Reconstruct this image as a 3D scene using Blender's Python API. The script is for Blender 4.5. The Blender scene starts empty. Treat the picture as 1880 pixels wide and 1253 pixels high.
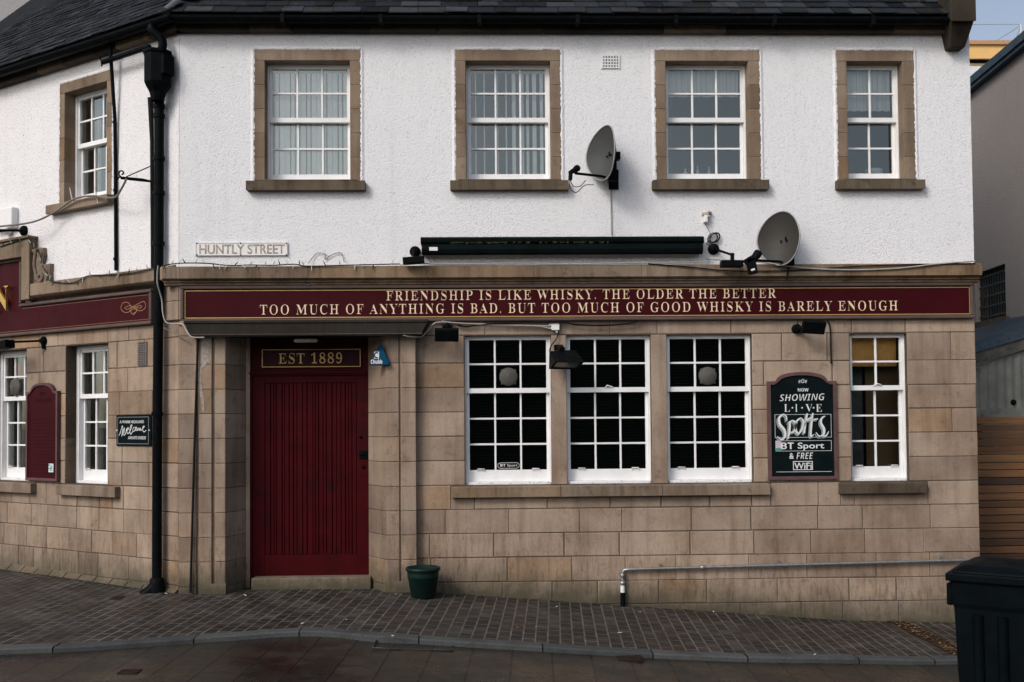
import bpy, math, random
from mathutils import Vector, Matrix, noise
R = random.Random(7)
SC = bpy.context.scene
COL = SC.collection
rad = math.radians

# ---------------------------------------------------------------- camera
F_PX, CX, CY = 1828.0, 940.0, 716.6
EYE = Vector((0, -10.16, 1.71))
yaw, pit, rol = rad(1.54), rad(1.77), rad(0.474)
FW = Vector((math.sin(yaw)*math.cos(pit), math.cos(yaw)*math.cos(pit), math.sin(pit)))
R0 = Vector((math.cos(yaw), -math.sin(yaw), 0)); U0 = R0.cross(FW)
RT = R0*math.cos(rol) - U0*math.sin(rol); UP = U0*math.cos(rol) + R0*math.sin(rol)
cd = bpy.data.cameras.new('camera'); cam = bpy.data.objects.new('camera', cd); COL.objects.link(cam)
cam.matrix_world = Matrix(((RT.x, UP.x, -FW.x, EYE.x), (RT.y, UP.y, -FW.y, EYE.y), (RT.z, UP.z, -FW.z, EYE.z), (0, 0, 0, 1)))
cd.sensor_width = 36; cd.lens = 36*F_PX/1880; cd.shift_y = (CY-626.5)/1880; cd.clip_end = 2000
cd.dof.use_dof = True; cd.dof.focus_distance = 10.2; cd.dof.aperture_fstop = 3.2
SC.camera = cam

# ---------------------------------------------------------------- light
SUN_EL, SUN_AZ = rad(38), rad(-42)      # azimuth measured from the street side (-Y) towards -X
w = bpy.data.worlds.new('World'); SC.world = w; w.use_nodes = True
nt = w.node_tree; bg = nt.nodes['Background']
sky = nt.nodes.new('ShaderNodeTexSky'); sky.sky_type = 'NISHITA'; sky.sun_disc = False
sky.sun_elevation = SUN_EL; sky.air_density = 1.0; sky.dust_density = 3.0; sky.ozone_density = 1.0
sd = Vector((math.sin(SUN_AZ)*math.cos(SUN_EL), -math.cos(SUN_AZ)*math.cos(SUN_EL), math.sin(SUN_EL)))  # towards the sun
sky.sun_rotation = math.atan2(sd.x, sd.y)
bwn = nt.nodes.new('ShaderNodeRGBToBW'); mx = nt.nodes.new('ShaderNodeMix'); mx.data_type = 'RGBA'
mx.inputs['Factor'].default_value = 0.42
nt.links.new(sky.outputs[0], bwn.inputs[0]); nt.links.new(sky.outputs[0], mx.inputs['A']); nt.links.new(bwn.outputs[0], mx.inputs['B'])
nt.links.new(mx.outputs['Result'], bg.inputs[0]); bg.inputs[1].default_value = 0.135
sl = bpy.data.lights.new('sun', 'SUN'); sl.energy = 1.0; sl.angle = rad(16); sl.color = (1, .965, .93)
so = bpy.data.objects.new('sun', sl); COL.objects.link(so); so.rotation_euler = sd.to_track_quat('Z', 'Y').to_euler()
SC.view_settings.view_transform = 'Standard'; SC.view_settings.look = 'None'; SC.view_settings.exposure = 0.42
SC.render.engine = 'CYCLES'; SC.cycles.max_bounces = 6; SC.cycles.use_denoising = True

# ---------------------------------------------------------------- frames of the two street fronts
ALPHA = rad(33); XC = -3.098
MAIN = Matrix.Identity(4)
ca, sa = math.cos(ALPHA), math.sin(ALPHA)
WING = Matrix(((ca, sa, 0, XC), (-sa, ca, 0, 0), (0, 0, 1, 0), (0, 0, 0, 1)))   # local x along the front, local y into the building

def ray(px, py): return FW + RT*((px-CX)/F_PX) - UP*((py-CY)/F_PX)
def A(px, py, off=0.0, fr=MAIN):
    """photo measurement -> (along the front, height) on the plane 'off' metres proud of a front"""
    inv = fr.inverted(); o = inv @ EYE; d = inv.to_3x3() @ ray(px, py)
    t = (-off - o.y)/d.y; p = o + d*t
    return p.x, p.z
def S(px, py=780, off=0.0, fr=MAIN): return A(px, py, off, fr)[0]
def Z(py, px=940, off=0.0, fr=MAIN): return A(px, py, off, fr)[1]

GX = [(-60, .3), (-8, .06), (-3, .01), (-.8, 0), (1.36, -.176), (3.71, -.362), (5, -.40), (60, -.6)]
def gz(x):
    for (a, za), (b, zb) in zip(GX, GX[1:]):
        if x <= b: return za + (zb-za)*(x-a)/(b-a)
    return GX[-1][1]
def G(x, y): return gz(x) + .012*max(min(y, 1), -40)
def onG(px, py, dz=0.0):
    d = ray(px, py); z = 0
    for _ in range(25):
        p = EYE + d*((z-EYE.z)/d.z); z = G(p.x, p.y)+dz
    return p

# ---------------------------------------------------------------- mesh building
class MB:
    def __init__(s, fr=MAIN): s.v = []; s.f = []; s.sm = []; s.t = []; s.fr = fr; s.mi = []
    def quad(s, pts, tone=.5, smooth=False):
        n = len(s.v); s.v += [tuple(s.fr @ Vector(p)) for p in pts]
        s.f.append(tuple(range(n, n+len(pts)))); s.sm.append(smooth); s.t.append(tone)
    def raw(s, pts, faces, tone=.5, smooth=False):
        n = len(s.v); s.v += [tuple(s.fr @ Vector(p)) for p in pts]
        for f in faces: s.f.append(tuple(n+i for i in f)); s.sm.append(smooth); s.t.append(tone)
    def box(s, x0, x1, y0, y1, z0, z1, tone=.5):
        P = [(x, y, z) for z in (z0, z1) for y in (y0, y1) for x in (x0, x1)]
        s.raw(P, [(0, 1, 5, 4), (1, 3, 7, 5), (3, 2, 6, 7), (2, 0, 4, 6), (4, 5, 7, 6), (2, 3, 1, 0)], tone)
    def obox(s, c, ax, ay, az, hx, hy, hz, tone=.5):
        c = Vector(c); P = [c + Vector(ax)*(hx*i) + Vector(ay)*(hy*j) + Vector(az)*(hz*k) for k in (-1, 1) for j in (-1, 1) for i in (-1, 1)]
        s.raw(P, [(0, 1, 5, 4), (1, 3, 7, 5), (3, 2, 6, 7), (2, 0, 4, 6), (4, 5, 7, 6), (2, 3, 1, 0)], tone)
    def block(s, x0, x1, off, z0, z1, dep=.1, g=.003, b=.005, tone=.5):
        """ashlar block: front with a small arris, sides running back"""
        x0 += g; x1 -= g; z0 += g; z1 -= g
        if x1-x0 < .012 or z1-z0 < .012: return
        y = -off
        P = []
        for yy, i in ((y+dep, 0), (y+b*.8, 0), (y, b)):
            P += [(x0+i, yy, z0+i), (x1-i, yy, z0+i), (x1-i, yy, z1-i), (x0+i, yy, z1-i)]
        fs = [(8, 9, 10, 11)]
        for k in (0, 4):
            for i in range(4):
                j = (i+1) % 4; fs.append((k+i, k+j, k+4+j, k+4+i))
        s.raw(P, fs, tone)
    def prism(s, poly, y0, y1, tone=.5, smooth=False):
        n = len(poly); P = [(x, y0, z) for x, z in poly] + [(x, y1, z) for x, z in poly]
        s.raw(P, [tuple(range(n)), tuple(range(2*n-1, n-1, -1))], tone)
        s.raw(P, [(i, n+i, n+(i+1) % n, (i+1) % n) for i in range(n)], tone, smooth)
    def profile(s, x0, x1, prof, tone=.5):
        """prof: list of (off, z) swept along x"""
        n = len(prof); P = [(x0, -o, z) for o, z in prof] + [(x1, -o, z) for o, z in prof]
        s.raw(P, [(i, i+1, n+i+1, n+i) for i in range(n-1)], tone)
        s.raw(P, [tuple(range(n-1, -1, -1)), tuple(range(n, 2*n))], tone)
    def ring(s, x0, x1, z0, z1, wd, y0, y1, tone=.5):
        s.box(x0, x1, y0, y1, z1-wd, z1, tone); s.box(x0, x1, y0, y1, z0, z0+wd, tone)
        s.box(x0, x0+wd, y0, y1, z0+wd, z1-wd, tone); s.box(x1-wd, x1, y0, y1, z0+wd, z1-wd, tone)
    def tube(s, pts, r, n=8, smooth_path=0, caps=True, tone=.5):
        p = [Vector(q) for q in pts]
        if smooth_path:
            q = []
            for i in range(len(p)-1):
                a, b, c, d = p[max(i-1, 0)], p[i], p[i+1], p[min(i+2, len(p)-1)]
                for k in range(smooth_path):
                    t = k/smooth_path
                    q.append(.5*((2*b)+(c-a)*t+(2*a-5*b+4*c-d)*t*t+(3*b-a-3*c+d)*t**3))
            p = q + [p[-1]]
        rr = r if isinstance(r, (list, tuple)) else [r]*len(p)
        V = []; prev = None
        for i, c in enumerate(p):
            d = (p[min(i+1, len(p)-1)]-p[max(i-1, 0)]).normalized()
            if prev is None: prev = d.orthogonal().normalized()
            prev = (prev - d*prev.dot(d)); prev = prev.normalized() if prev.length > 1e-6 else d.orthogonal().normalized()
            bn = d.cross(prev)
            V += [c + (prev*math.cos(2*math.pi*k/n) + bn*math.sin(2*math.pi*k/n))*rr[i] for k in range(n)]
        fs = [(i*n+k, i*n+(k+1) % n, (i+1)*n+(k+1) % n, (i+1)*n+k) for i in range(len(p)-1) for k in range(n)]
        s.raw(V, fs, tone, True)
        if caps: s.raw(V[:n], [tuple(range(n-1, -1, -1))], tone); s.raw(V[-n:], [tuple(range(n))], tone)
    def lathe(s, c, ax, prof, n=20, smooth=True, caps=True, tone=.5):
        """prof: (distance along ax, radius)"""
        c = Vector(c); ax = Vector(ax).normalized(); e = ax.orthogonal().normalized(); g = ax.cross(e)
        V = [c + ax*d + (e*math.cos(2*math.pi*k/n) + g*math.sin(2*math.pi*k/n))*r for d, r in prof for k in range(n)]
        fs = [(i*n+k, i*n+(k+1) % n, (i+1)*n+(k+1) % n, (i+1)*n+k) for i in range(len(prof)-1) for k in range(n)]
        s.raw(V, fs, tone, smooth)
        if caps: s.raw(V[:n], [tuple(range(n-1, -1, -1))], tone); s.raw(V[-n:], [tuple(range(n))], tone)

ORG = {}
def obj(name, mb, m, parent=None, bevel=0.0, label=None):
    if parent is None:
        xs, ys, zs = zip(*mb.v); o0 = Vector(((min(xs)+max(xs))/2, (min(ys)+max(ys))/2, min(zs)))
    else: o0 = ORG[parent.name]
    me = bpy.data.meshes.new(name)
    me.from_pydata([tuple(Vector(v)-o0) for v in mb.v], [], mb.f)
    me.polygons.foreach_set('use_smooth', mb.sm)
    at = me.attributes.new('tone', 'FLOAT', 'FACE'); at.data.foreach_set('value', mb.t)
    me.update()
    o = bpy.data.objects.new(name, me); COL.objects.link(o); me.materials.append(m)
    if parent is None: o.location = o0
    else: o.parent = parent
    ORG[o.name] = o0
    if bevel:
        b = o.modifiers.new('Bevel', 'BEVEL'); b.width = bevel; b.segments = 2; b.limit_method = 'ANGLE'; b.angle_limit = rad(40)
    if label: o['label'] = label
    return o
def tag(o, label, cat, group=None):
    o['label'] = label; o['category'] = cat
    if group: o['group'] = group
    return o
def thing(name, label, cat, loc, group=None):
    o = bpy.data.objects.new(name, None); COL.objects.link(o); o.location = loc; o.empty_display_size = .1
    ORG[o.name] = Vector(loc); return tag(o, label, cat, group)
def kind(o, k): o['kind'] = k; return o

# ---------------------------------------------------------------- lettering
def mstyle(s, up, lo, dig=None):
    r = ''
    for c in s:
        if 'A' <= c <= 'Z': r += chr(up+ord(c)-65)
        elif 'a' <= c <= 'z': r += chr(lo+ord(c)-97)
        elif dig and '0' <= c <= '9': r += chr(dig+ord(c)-48)
        else: r += c
    return r
serif = lambda s: mstyle(s, 0x1D400, 0x1D41A, 0x1D7CE)
script = lambda s: mstyle(s, 0x1D4D0, 0x1D4EA)
sansb = lambda s: mstyle(s, 0x1D5D4, 0x1D5EE, 0x1D7EC)
sansbi = lambda s: mstyle(s, 0x1D63C, 0x1D656)
def text_into(mb, s, x0, x1, z0, z1, off, thin=0.0, depth=.003, shear=0.0, rise=0.0, track=1.0, cap=None, stem=0.0):
    """letters fitted to the box x0..x1, z0..z1 on a front, standing 'off' proud"""
    cu = bpy.data.curves.new('t', 'FONT'); cu.body = s; cu.size = 1; cu.offset = thin; cu.shear = shear; cu.extrude = .01; cu.space_character = track
    cu.resolution_u = 5
    o = bpy.data.objects.new('t', cu); COL.objects.link(o)
    dg = bpy.context.evaluated_depsgraph_get(); me = bpy.data.meshes.new_from_object(o.evaluated_get(dg))
    vs = [v.co.copy() for v in me.vertices]
    if stem:
        nn = {}; key = lambda c: (round(c.x, 4), round(c.y, 4))
        for p in me.polygons:
            if abs(p.normal.z) < .5:
                for i in p.vertices: nn[key(vs[i])] = nn.get(key(vs[i]), Vector()) + p.normal
        for v in vs:
            k_ = nn.get(key(v))
            if k_ and k_.length > 1e-6: v.x -= stem*k_.normalized().x
    ax, bx = min(v.x for v in vs), max(v.x for v in vs); ay, by = min(v.y for v in vs), max(v.y for v in vs)
    if cap: ay, by = cap
    P = []
    for v in vs:
        u = (v.x-ax)/(bx-ax); q = (v.y-ay)/(by-ay)
        P.append((x0+(x1-x0)*u, -off - (depth if v.z > 0 else 0), z0+(z1-z0)*q + rise*u))
    mb.raw(P, [tuple(p.vertices) for p in me.polygons])
    bpy.data.objects.remove(o); bpy.data.meshes.remove(me); bpy.data.curves.remove(cu)
def stroke(mb, pts, wd, off, depth=.002, sm=6):
    """flat brush stroke through (x, z) points; wd a width or one per point"""
    p = [Vector((a, 0, b)) for a, b in pts]; ws = list(wd) if isinstance(wd, (list, tuple)) else [wd]*len(p)
    q = []; qw = []
    for i in range(len(p)-1):
        a, b, c, d = p[max(i-1, 0)], p[i], p[i+1], p[min(i+2, len(p)-1)]
        for k in range(sm):
            t = k/sm; q.append(.5*((2*b)+(c-a)*t+(2*a-5*b+4*c-d)*t*t+(3*b-a-3*c+d)*t**3)); qw.append(ws[i]*(1-t)+ws[i+1]*t)
    q.append(p[-1]); qw.append(ws[-1])
    V = []
    for i, c in enumerate(q):
        d = (q[min(i+1, len(q)-1)]-q[max(i-1, 0)]).normalized(); n = Vector((-d.z, 0, d.x))*qw[i]/2
        for yy in (-off, -off-depth):
            V += [(c.x+n.x, yy, c.z+n.z), (c.x-n.x, yy, c.z-n.z)]
    fs = []
    for i in range(len(q)-1):
        a = 4*i; b = a+4
        fs += [(a+2, a+3, b+3, b+2), (a, b, b+1, a+1), (a, a+2, b+2, b), (a+1, b+1, b+3, a+3)]
    mb.raw(V, fs)

# ---------------------------------------------------------------- materials
class NT:
    def __init__(s, name):
        s.m = bpy.data.materials.new(name); s.m.use_nodes = True; s.n = s.m.node_tree.nodes; s.l = s.m.node_tree.links
        s.b = s.n['Principled BSDF']; s.tc = s.n.new('ShaderNodeTexCoord'); s.geo = s.n.new('ShaderNodeNewGeometry')
        s.pos = s.geo.outputs['Position']
    def lk(s, a, b): s.l.new(a, b)
    def mapping(s, scale=(1, 1, 1), rot=(0, 0, 0), src=None):
        m = s.n.new('ShaderNodeMapping'); m.inputs['Scale'].default_value = scale; m.inputs['Rotation'].default_value = rot
        s.lk(src or s.pos, m.inputs[0]); return m.outputs[0]
    def noise(s, scale, detail=4, vec=None, rough=.55, dist=0):
        n = s.n.new('ShaderNodeTexNoise'); n.inputs['Scale'].default_value = scale; n.inputs['Detail'].default_value = detail
        n.inputs['Roughness'].default_value = rough; n.inputs['Distortion'].default_value = dist
        s.lk(vec or s.pos, n.inputs['Vector']); return n.outputs['Fac']
    def voro(s, scale, vec=None, feature='F1'):
        n = s.n.new('ShaderNodeTexVoronoi'); n.feature = feature; n.inputs['Scale'].default_value = scale
        s.lk(vec or s.pos, n.inputs['Vector']); return n.outputs['Distance']
    def ramp(s, fac, stops):
        r = s.n.new('ShaderNodeValToRGB'); e = r.color_ramp.elements
        while len(e) < len(stops): e.new(.5)
        for k, (p, c) in zip(e, stops): k.position = p; k.color = (c[0], c[1], c[2], 1) if not isinstance(c, (int, float)) else (c, c, c, 1)
        s.lk(fac, r.inputs[0]); return r.outputs[0]
    def mix(s, fac, a, b, mode='MIX'):
        m = s.n.new('ShaderNodeMix'); m.data_type = 'RGBA'; m.blend_type = mode
        for k, x in (('Factor', fac), ('A', a), ('B', b)):
            i = m.inputs[k]
            if isinstance(x, (int, float)): i.default_value = x if k == 'Factor' else (x, x, x, 1)
            elif isinstance(x, tuple): i.default_value = (*x, 1)
            else: s.lk(x, i)
        return m.outputs['Result']
    def math(s, op, a, b=0):
        m = s.n.new('ShaderNodeMath'); m.operation = op
        for i, x in ((0, a), (1, b)):
            if isinstance(x, (int, float)): m.inputs[i].default_value = x
            else: s.lk(x, m.inputs[i])
        return m.outputs[0]
    def maprange(s, x, a, b, c, d):
        m = s.n.new('ShaderNodeMapRange'); s.lk(x, m.inputs[0])
        for i, q in enumerate((a, b, c, d)): m.inputs[1+i].default_value = q
        return m.outputs[0]
    def attr(s, name='tone'):
        a = s.n.new('ShaderNodeAttribute'); a.attribute_name = name; return a.outputs['Fac']
    def sep(s, src=None):
        x = s.n.new('ShaderNodeSeparateXYZ'); s.lk(src or s.pos, x.inputs[0]); return x.outputs
    def col(s, c):
        if isinstance(c, tuple): s.b.inputs['Base Color'].default_value = (*c, 1)
        else: s.lk(c, s.b.inputs['Base Color'])
    def rough(s, r):
        if isinstance(r, (int, float)): s.b.inputs['Roughness'].default_value = r
        else: s.lk(r, s.b.inputs['Roughness'])
    def bump(s, h, strength=.3, dist=.01, prev=None):
        b = s.n.new('ShaderNodeBump'); b.inputs['Strength'].default_value = strength; b.inputs['Distance'].default_value = dist
        s.lk(h, b.inputs['Height'])
        if prev: s.lk(prev, b.inputs['Normal'])
        s.lk(b.outputs[0], s.b.inputs['Normal']); return b.outputs[0]

def simple(name, c, rough=.5, metal=0.0, var=.12, scale=14, bump=0.0, dirt=None, spec=None):
    t = NT(name)
    if spec is None and max(c) < .13: spec = .03 if max(c) < .02 else .07
    n = t.noise(scale, 5)
    a = tuple(x*(1-var) for x in c); b = tuple(min(1, x*(1+var)) for x in c)
    k = t.ramp(n, [(.3, a), (.7, b)])
    if dirt:
        d = t.noise(scale*.6, 8, rough=.7); k = t.mix(t.ramp(d, [(.56, 0.0), (.68, 1.0)]), k, dirt)
    t.col(k); t.rough(t.maprange(t.noise(scale*2.3, 3), .3, .7, max(0, rough-.07), min(1, rough+.09)))
    t.b.inputs['Metallic'].default_value = metal
    if spec is not None: t.b.inputs['Specular IOR Level'].default_value = spec
    if bump: t.bump(t.noise(scale*6, 3), bump, .004)
    return t.m

def make_stone(name, lo, mid, hi, grime=.55, streak=.5, base_moss=True):
    t = NT(name); tone = t.attr()
    c = t.ramp(tone, [(0, lo), (.5, mid), (1, hi)])
    hs = t.n.new('ShaderNodeTexWhiteNoise'); hs.noise_dimensions = '1D'; t.lk(t.math('MULTIPLY', tone, 913.7), hs.inputs['W'])
    c = t.mix(t.ramp(hs.outputs['Value'], [(.88, 0.0), (.95, .42)]), c, t.mix(1.0, c, (.95, .74, .46), 'MULTIPLY'))
    c = t.mix(t.ramp(hs.outputs['Value'], [(.08, .55), (.16, 0.0)]), c, t.mix(1.0, c, (.70, .70, .70), 'MULTIPLY'))
    big = t.noise(1.3, 5, rough=.6)
    c = t.mix(t.ramp(big, [(.38, .8), (.6, 0.0)]), c, t.mix(1.0, c, (.62, .57, .54), 'MULTIPLY'))
    st = t.noise(1.0, 6, t.mapping((9, 9, .75)), .65)
    c = t.mix(t.ramp(st, [(.46, 0.0), (.70, streak)]), c, t.mix(1.0, c, (.46, .42, .38), 'MULTIPLY'))
    warm = t.noise(.9, 3, t.mapping((1, 1, 1.6)))
    c = t.mix(t.ramp(warm, [(.5, 0.0), (.75, .35)]), c, t.mix(1.0, c, (1.05, .90, .72), 'MULTIPLY'))
    gr = t.noise(85, 4, rough=.7); c = t.mix(.55, c, t.mix(1.0, c, t.ramp(gr, [(.3, .72), (.7, 1.22)]), 'MULTIPLY'))
    blot = t.noise(7, 7, rough=.72); c = t.mix(t.ramp(blot, [(.56, 0.0), (.68, grime)]), c, t.mix(1.0, c, (.42, .39, .35), 'MULTIPLY'))
    pale = t.noise(11, 6, rough=.7); c = t.mix(t.ramp(pale, [(.68, 0.0), (.76, .30)]), c, (.50, .44, .38))
    if base_moss:
        xyz = t.sep(); gl = t.maprange(xyz[0], -.8, 4.2, 0, -.40)
        h = t.math('SUBTRACT', xyz[2], gl); h = t.math('ADD', h, t.math('MULTIPLY', t.noise(4, 6, rough=.7), -.42))
        scr = t.noise(1.0, 7, t.mapping((26, 26, 5)), .75); low = t.maprange(h, -.25, .75, 1, 0)
        c = t.mix(t.math('MULTIPLY', t.ramp(scr, [(.50, 0.0), (.62, .85)]), low), c, t.mix(1.0, c, (.36, .34, .28), 'MULTIPLY'))
        m = t.maprange(h, -.20, .12, 1.0, 0); c = t.mix(m, c, t.mix(t.noise(3), (.060, .058, .034), (.085, .070, .048)))
    t.col(c); t.rough(.9); t.b.inputs['Specular IOR Level'].default_value = .25
    n1 = t.bump(t.noise(55, 5, rough=.65), .35, .004)
    t.bump(t.noise(9, 4), .25, .012, n1)
    return t.m
STONE = make_stone('ashlar', (.235, .178, .136), (.355, .272, .207), (.45, .350, .268))
DRESS = make_stone('window_stone', (.205, .152, .108), (.258, .195, .142), (.31, .24, .178), .4, .5, False)
SILLST = make_stone('sill_stone', (.10, .080, .055), (.135, .105, .075), (.18, .14, .10), .9, .9, False)
LSILL = make_stone('lower_sill_stone', (.20, .157, .118), (.25, .195, .146), (.30, .235, .175), .7, .8, False)
CORN = make_stone('cornice_stone', (.18, .137, .097), (.245, .185, .132), (.30, .23, .166), .8, .9, False)
DARKST = make_stone('eaves_stone', (.028, .023, .018), (.062, .048, .034), (.16, .122, .085), .7, .7, False)
HOODST = make_stone('sooted_shaded_hood_stone', (.022, .019, .016), (.034, .029, .024), (.075, .062, .05), .5, .7, False)  # soot-dark stone, with the shadow on the hood also put into the colour
MORTAR = simple('mortar', (.085, .067, .053), .95, var=.3, scale=20)

def make_harl(name, base, dirt_amt, bumpy=1.0, speck=(.12, .11, .10)):
    t = NT(name)
    h1 = t.noise(75, 3, None, .6); h2 = t.voro(62); h3 = t.noise(30, 2)
    h = t.math('ADD', t.math('MULTIPLY', h1, .9), t.math('ADD', t.math('MULTIPLY', h2, -.55), t.math('MULTIPLY', h3, .45)))
    c = t.mix(t.noise(1.2, 5), tuple(x*.93 for x in base), base)
    pit_ = t.ramp(h, [(.16, .45), (.30, 0.0)]); c = t.mix(pit_, c, tuple(x*.62 for x in base))
    sp = t.noise(70, 2, rough=.5); zone = t.noise(1.1, 4, rough=.65)
    f = t.math('MULTIPLY', t.ramp(sp, [(.655, 0.0), (.70, 1.0)]), t.ramp(zone, [(.42, .08), (.62, dirt_amt)]))
    c = t.mix(f, c, speck)
    st = t.noise(1.0, 5, t.mapping((6, 6, .4)), .6); c = t.mix(t.ramp(st, [(.54, 0.0), (.80, .26)]), c, tuple(x*.66 for x in base))
    t.col(c); t.rough(.92); t.b.inputs['Specular IOR Level'].default_value = .2
    t.bump(h, .46*bumpy, .015); return t.m
HARL = make_harl('white_harling', (.79, .785, .80), .55)
HARLW = make_harl('white_harling_wing', (.765, .75, .76), 1.0)
GREYH = make_harl('grey_roughcast', (.34, .305, .285), 1.0, .9, (.06, .055, .05))

def make_slate(name):
    t = NT(name); tone = t.attr()
    t.b.inputs['Specular IOR Level'].default_value = .08; c = t.ramp(tone, [(0, (.006, .007, .009)), (.5, (.018, .021, .026)), (1, (.046, .050, .056))])
    ln = t.noise(16, 7, rough=.7); c = t.mix(t.ramp(ln, [(.60, 0.0), (.68, .55)]), c, (.10, .10, .085))
    mo = t.noise(5, 6, rough=.7); c = t.mix(t.ramp(mo, [(.52, 0.0), (.68, .75)]), c, (.022, .019, .010))
    t.col(c); t.rough(t.maprange(t.noise(8), .3, .7, .45, .8)); t.bump(t.noise(35, 5), .5, .006); return t.m
SLATE = make_slate('slate')
LEAD = simple('lead', (.13, .14, .15), .55, .3, .2, 9)
def make_white():
    t = NT('white_gloss_paint'); c = t.ramp(t.noise(6, 4), [(.3, (.74, .735, .73)), (.7, (.83, .825, .82))])
    ch = t.noise(26, 7, t.mapping((1, 1, 2.2)), .72)
    ch = t.math('ADD', ch, t.math('MULTIPLY', t.math('SUBTRACT', t.attr(), .5), .20)); c = t.mix(t.ramp(ch, [(.68, 0.0), (.70, .85)]), c, (.13, .10, .085)); t.col(c); t.rough(.42); t.bump(t.noise(30, 3), .12, .004); return t.m
WHITE = make_white()
MAROON = simple('maroon_paint', (.040, .0034, .0056), .42, var=.12, scale=3, bump=.05)
MAROOND = simple('maroon_door_paint', (.043, .0022, .0037), .5, var=.25, scale=4, bump=.12, dirt=(.020, .0035, .004))
SIGNFR = simple('taupe_sign_frame', (.105, .075, .068), .5, var=.15, scale=5)
BOARDFR = simple('dusky_board_frame', (.11, .062, .062), .55, var=.2, scale=9)
CREAM = simple('cream_letter', (.80, .62, .42), .5, var=.05)
GOLD = simple('gold_letter', (.52, .34, .12), .38, .35, var=.1)
GOLDRAISED = simple('gold_raised_letter', (.62, .40, .10), .3, .7, var=.1)
BLACK = simple('black_metal', (.0045, .0055, .006), .42, var=.3, scale=12, bump=.12)
BLACKP = simple('black_cast_iron', (.0042, .0052, .0058), .38, var=.35, scale=16, bump=.2)
AWNING = simple('black_awning_case', (.004, .0068, .0070), .35, var=.3, scale=5)
CHALK = simple('chalkboard', (.0045, .0085, .0095), .6, var=.25, scale=6)
CHALKW = simple('chalk_white', (.66, .67, .66), .8, var=.12, scale=40)
CHALKG = simple('chalk_grey', (.26, .29, .29), .8, var=.15, scale=40)
WPLATE = simple('white_enamel', (.74, .73, .72), .45, var=.04, dirt=None)
WORNLET = simple('worn_letter_brown', (.36, .29, .24), .8, var=.5, scale=30)
def make_green():
    t = NT('dark_green_plastic'); c = t.ramp(t.noise(9, 5), [(.3, (.003, .013, .0105)), (.7, (.006, .021, .017))]); t.col(c); t.rough(.45); t.b.inputs['Specular IOR Level'].default_value = .2; return t.m
GREENP = make_green()
BINPL = simple('bin_plastic', (.0026, .0044, .0058), .48, var=.25, scale=7, bump=.06)
ZINC = simple('galvanised_steel', (.28, .29, .29), .42, .75, .25, 18)
BLUEP = simple('blue_alarm_plastic', (.004, .055, .115), .4, var=.1)
def make_dish(name, a, b, rust):
    t = NT(name); c = t.mix(t.noise(4, 5), a, b)
    g = t.noise(14, 8, rough=.72); z = t.noise(3, 3)
    c = t.mix(t.math('MULTIPLY', t.ramp(g, [(.50, 0.0), (.66, 1.0)]), t.ramp(z, [(.40, 0.0), (.6, rust)])), c, (.070, .044, .026)); t.col(c); t.rough(.6); t.b.inputs['Specular IOR Level'].default_value = .25; return t.m
DISH = make_dish('weathered_dish', (.043, .048, .048), (.062, .067, .066), .9)
DISH2 = make_dish('weathered_brown_dish', (.036, .034, .031), (.052, .049, .045), .5)
DISHRIM = simple('dish_rim', (.30, .31, .31), .5)
CABW = simple('pale_cable', (.34, .325, .30), .6, var=.2); CABK = simple('black_cable', (.012, .012, .012), .5)
CABG = simple('grey_cable', (.17, .155, .14), .7)
CONDG = simple('dark_conduit', (.014, .015, .015), .6)
FAN = simple('fan_plastic', (.085, .082, .075), .5, var=.2)
WIRE = simple('fairy_wire', (.018, .028, .020), .6, var=.3)
BULB = simple('fairy_bulb', (.42, .46, .44), .25)
VOILE = simple('white_blind', (.92, .93, .91), .8, var=.04)
OCHRE = simple('ochre_blind', (.85, .47, .14), .8, var=.12, scale=25)
DARKBL = simple('dark_blind', (.020, .024, .024), .55)
CURT = simple('beige_curtain', (.17, .155, .125), .85, var=.1)
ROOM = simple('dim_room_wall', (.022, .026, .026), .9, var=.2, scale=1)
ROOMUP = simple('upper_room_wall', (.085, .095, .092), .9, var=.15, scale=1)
BROWNROOM = simple('brown_room_screen', (.20, .125, .062), .8, var=.3, scale=2)
BOTTLE = simple('pale_bottle', (.55, .58, .56), .2)
RED = simple('red_cloth', (.45, .02, .03), .7)
def make_stripe():
    t = NT('striped_curtain'); v = t.mapping((1, 0, 0)); n = t.noise(34, 3, v, .7); n2 = t.noise(60, 1, t.mapping((1, 0, 0), (0, 0, 0)))
    c = t.ramp(n, [(.30, (.34, .20, .18)), (.40, (.62, .60, .56)), (.50, (.70, .68, .65)), (.58, (.36, .42, .47)), (.64, (.66, .64, .60)), (.72, (.52, .40, .32))])
    t.col(c); t.rough(.85); return t.m
STRIPE = make_stripe()
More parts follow.
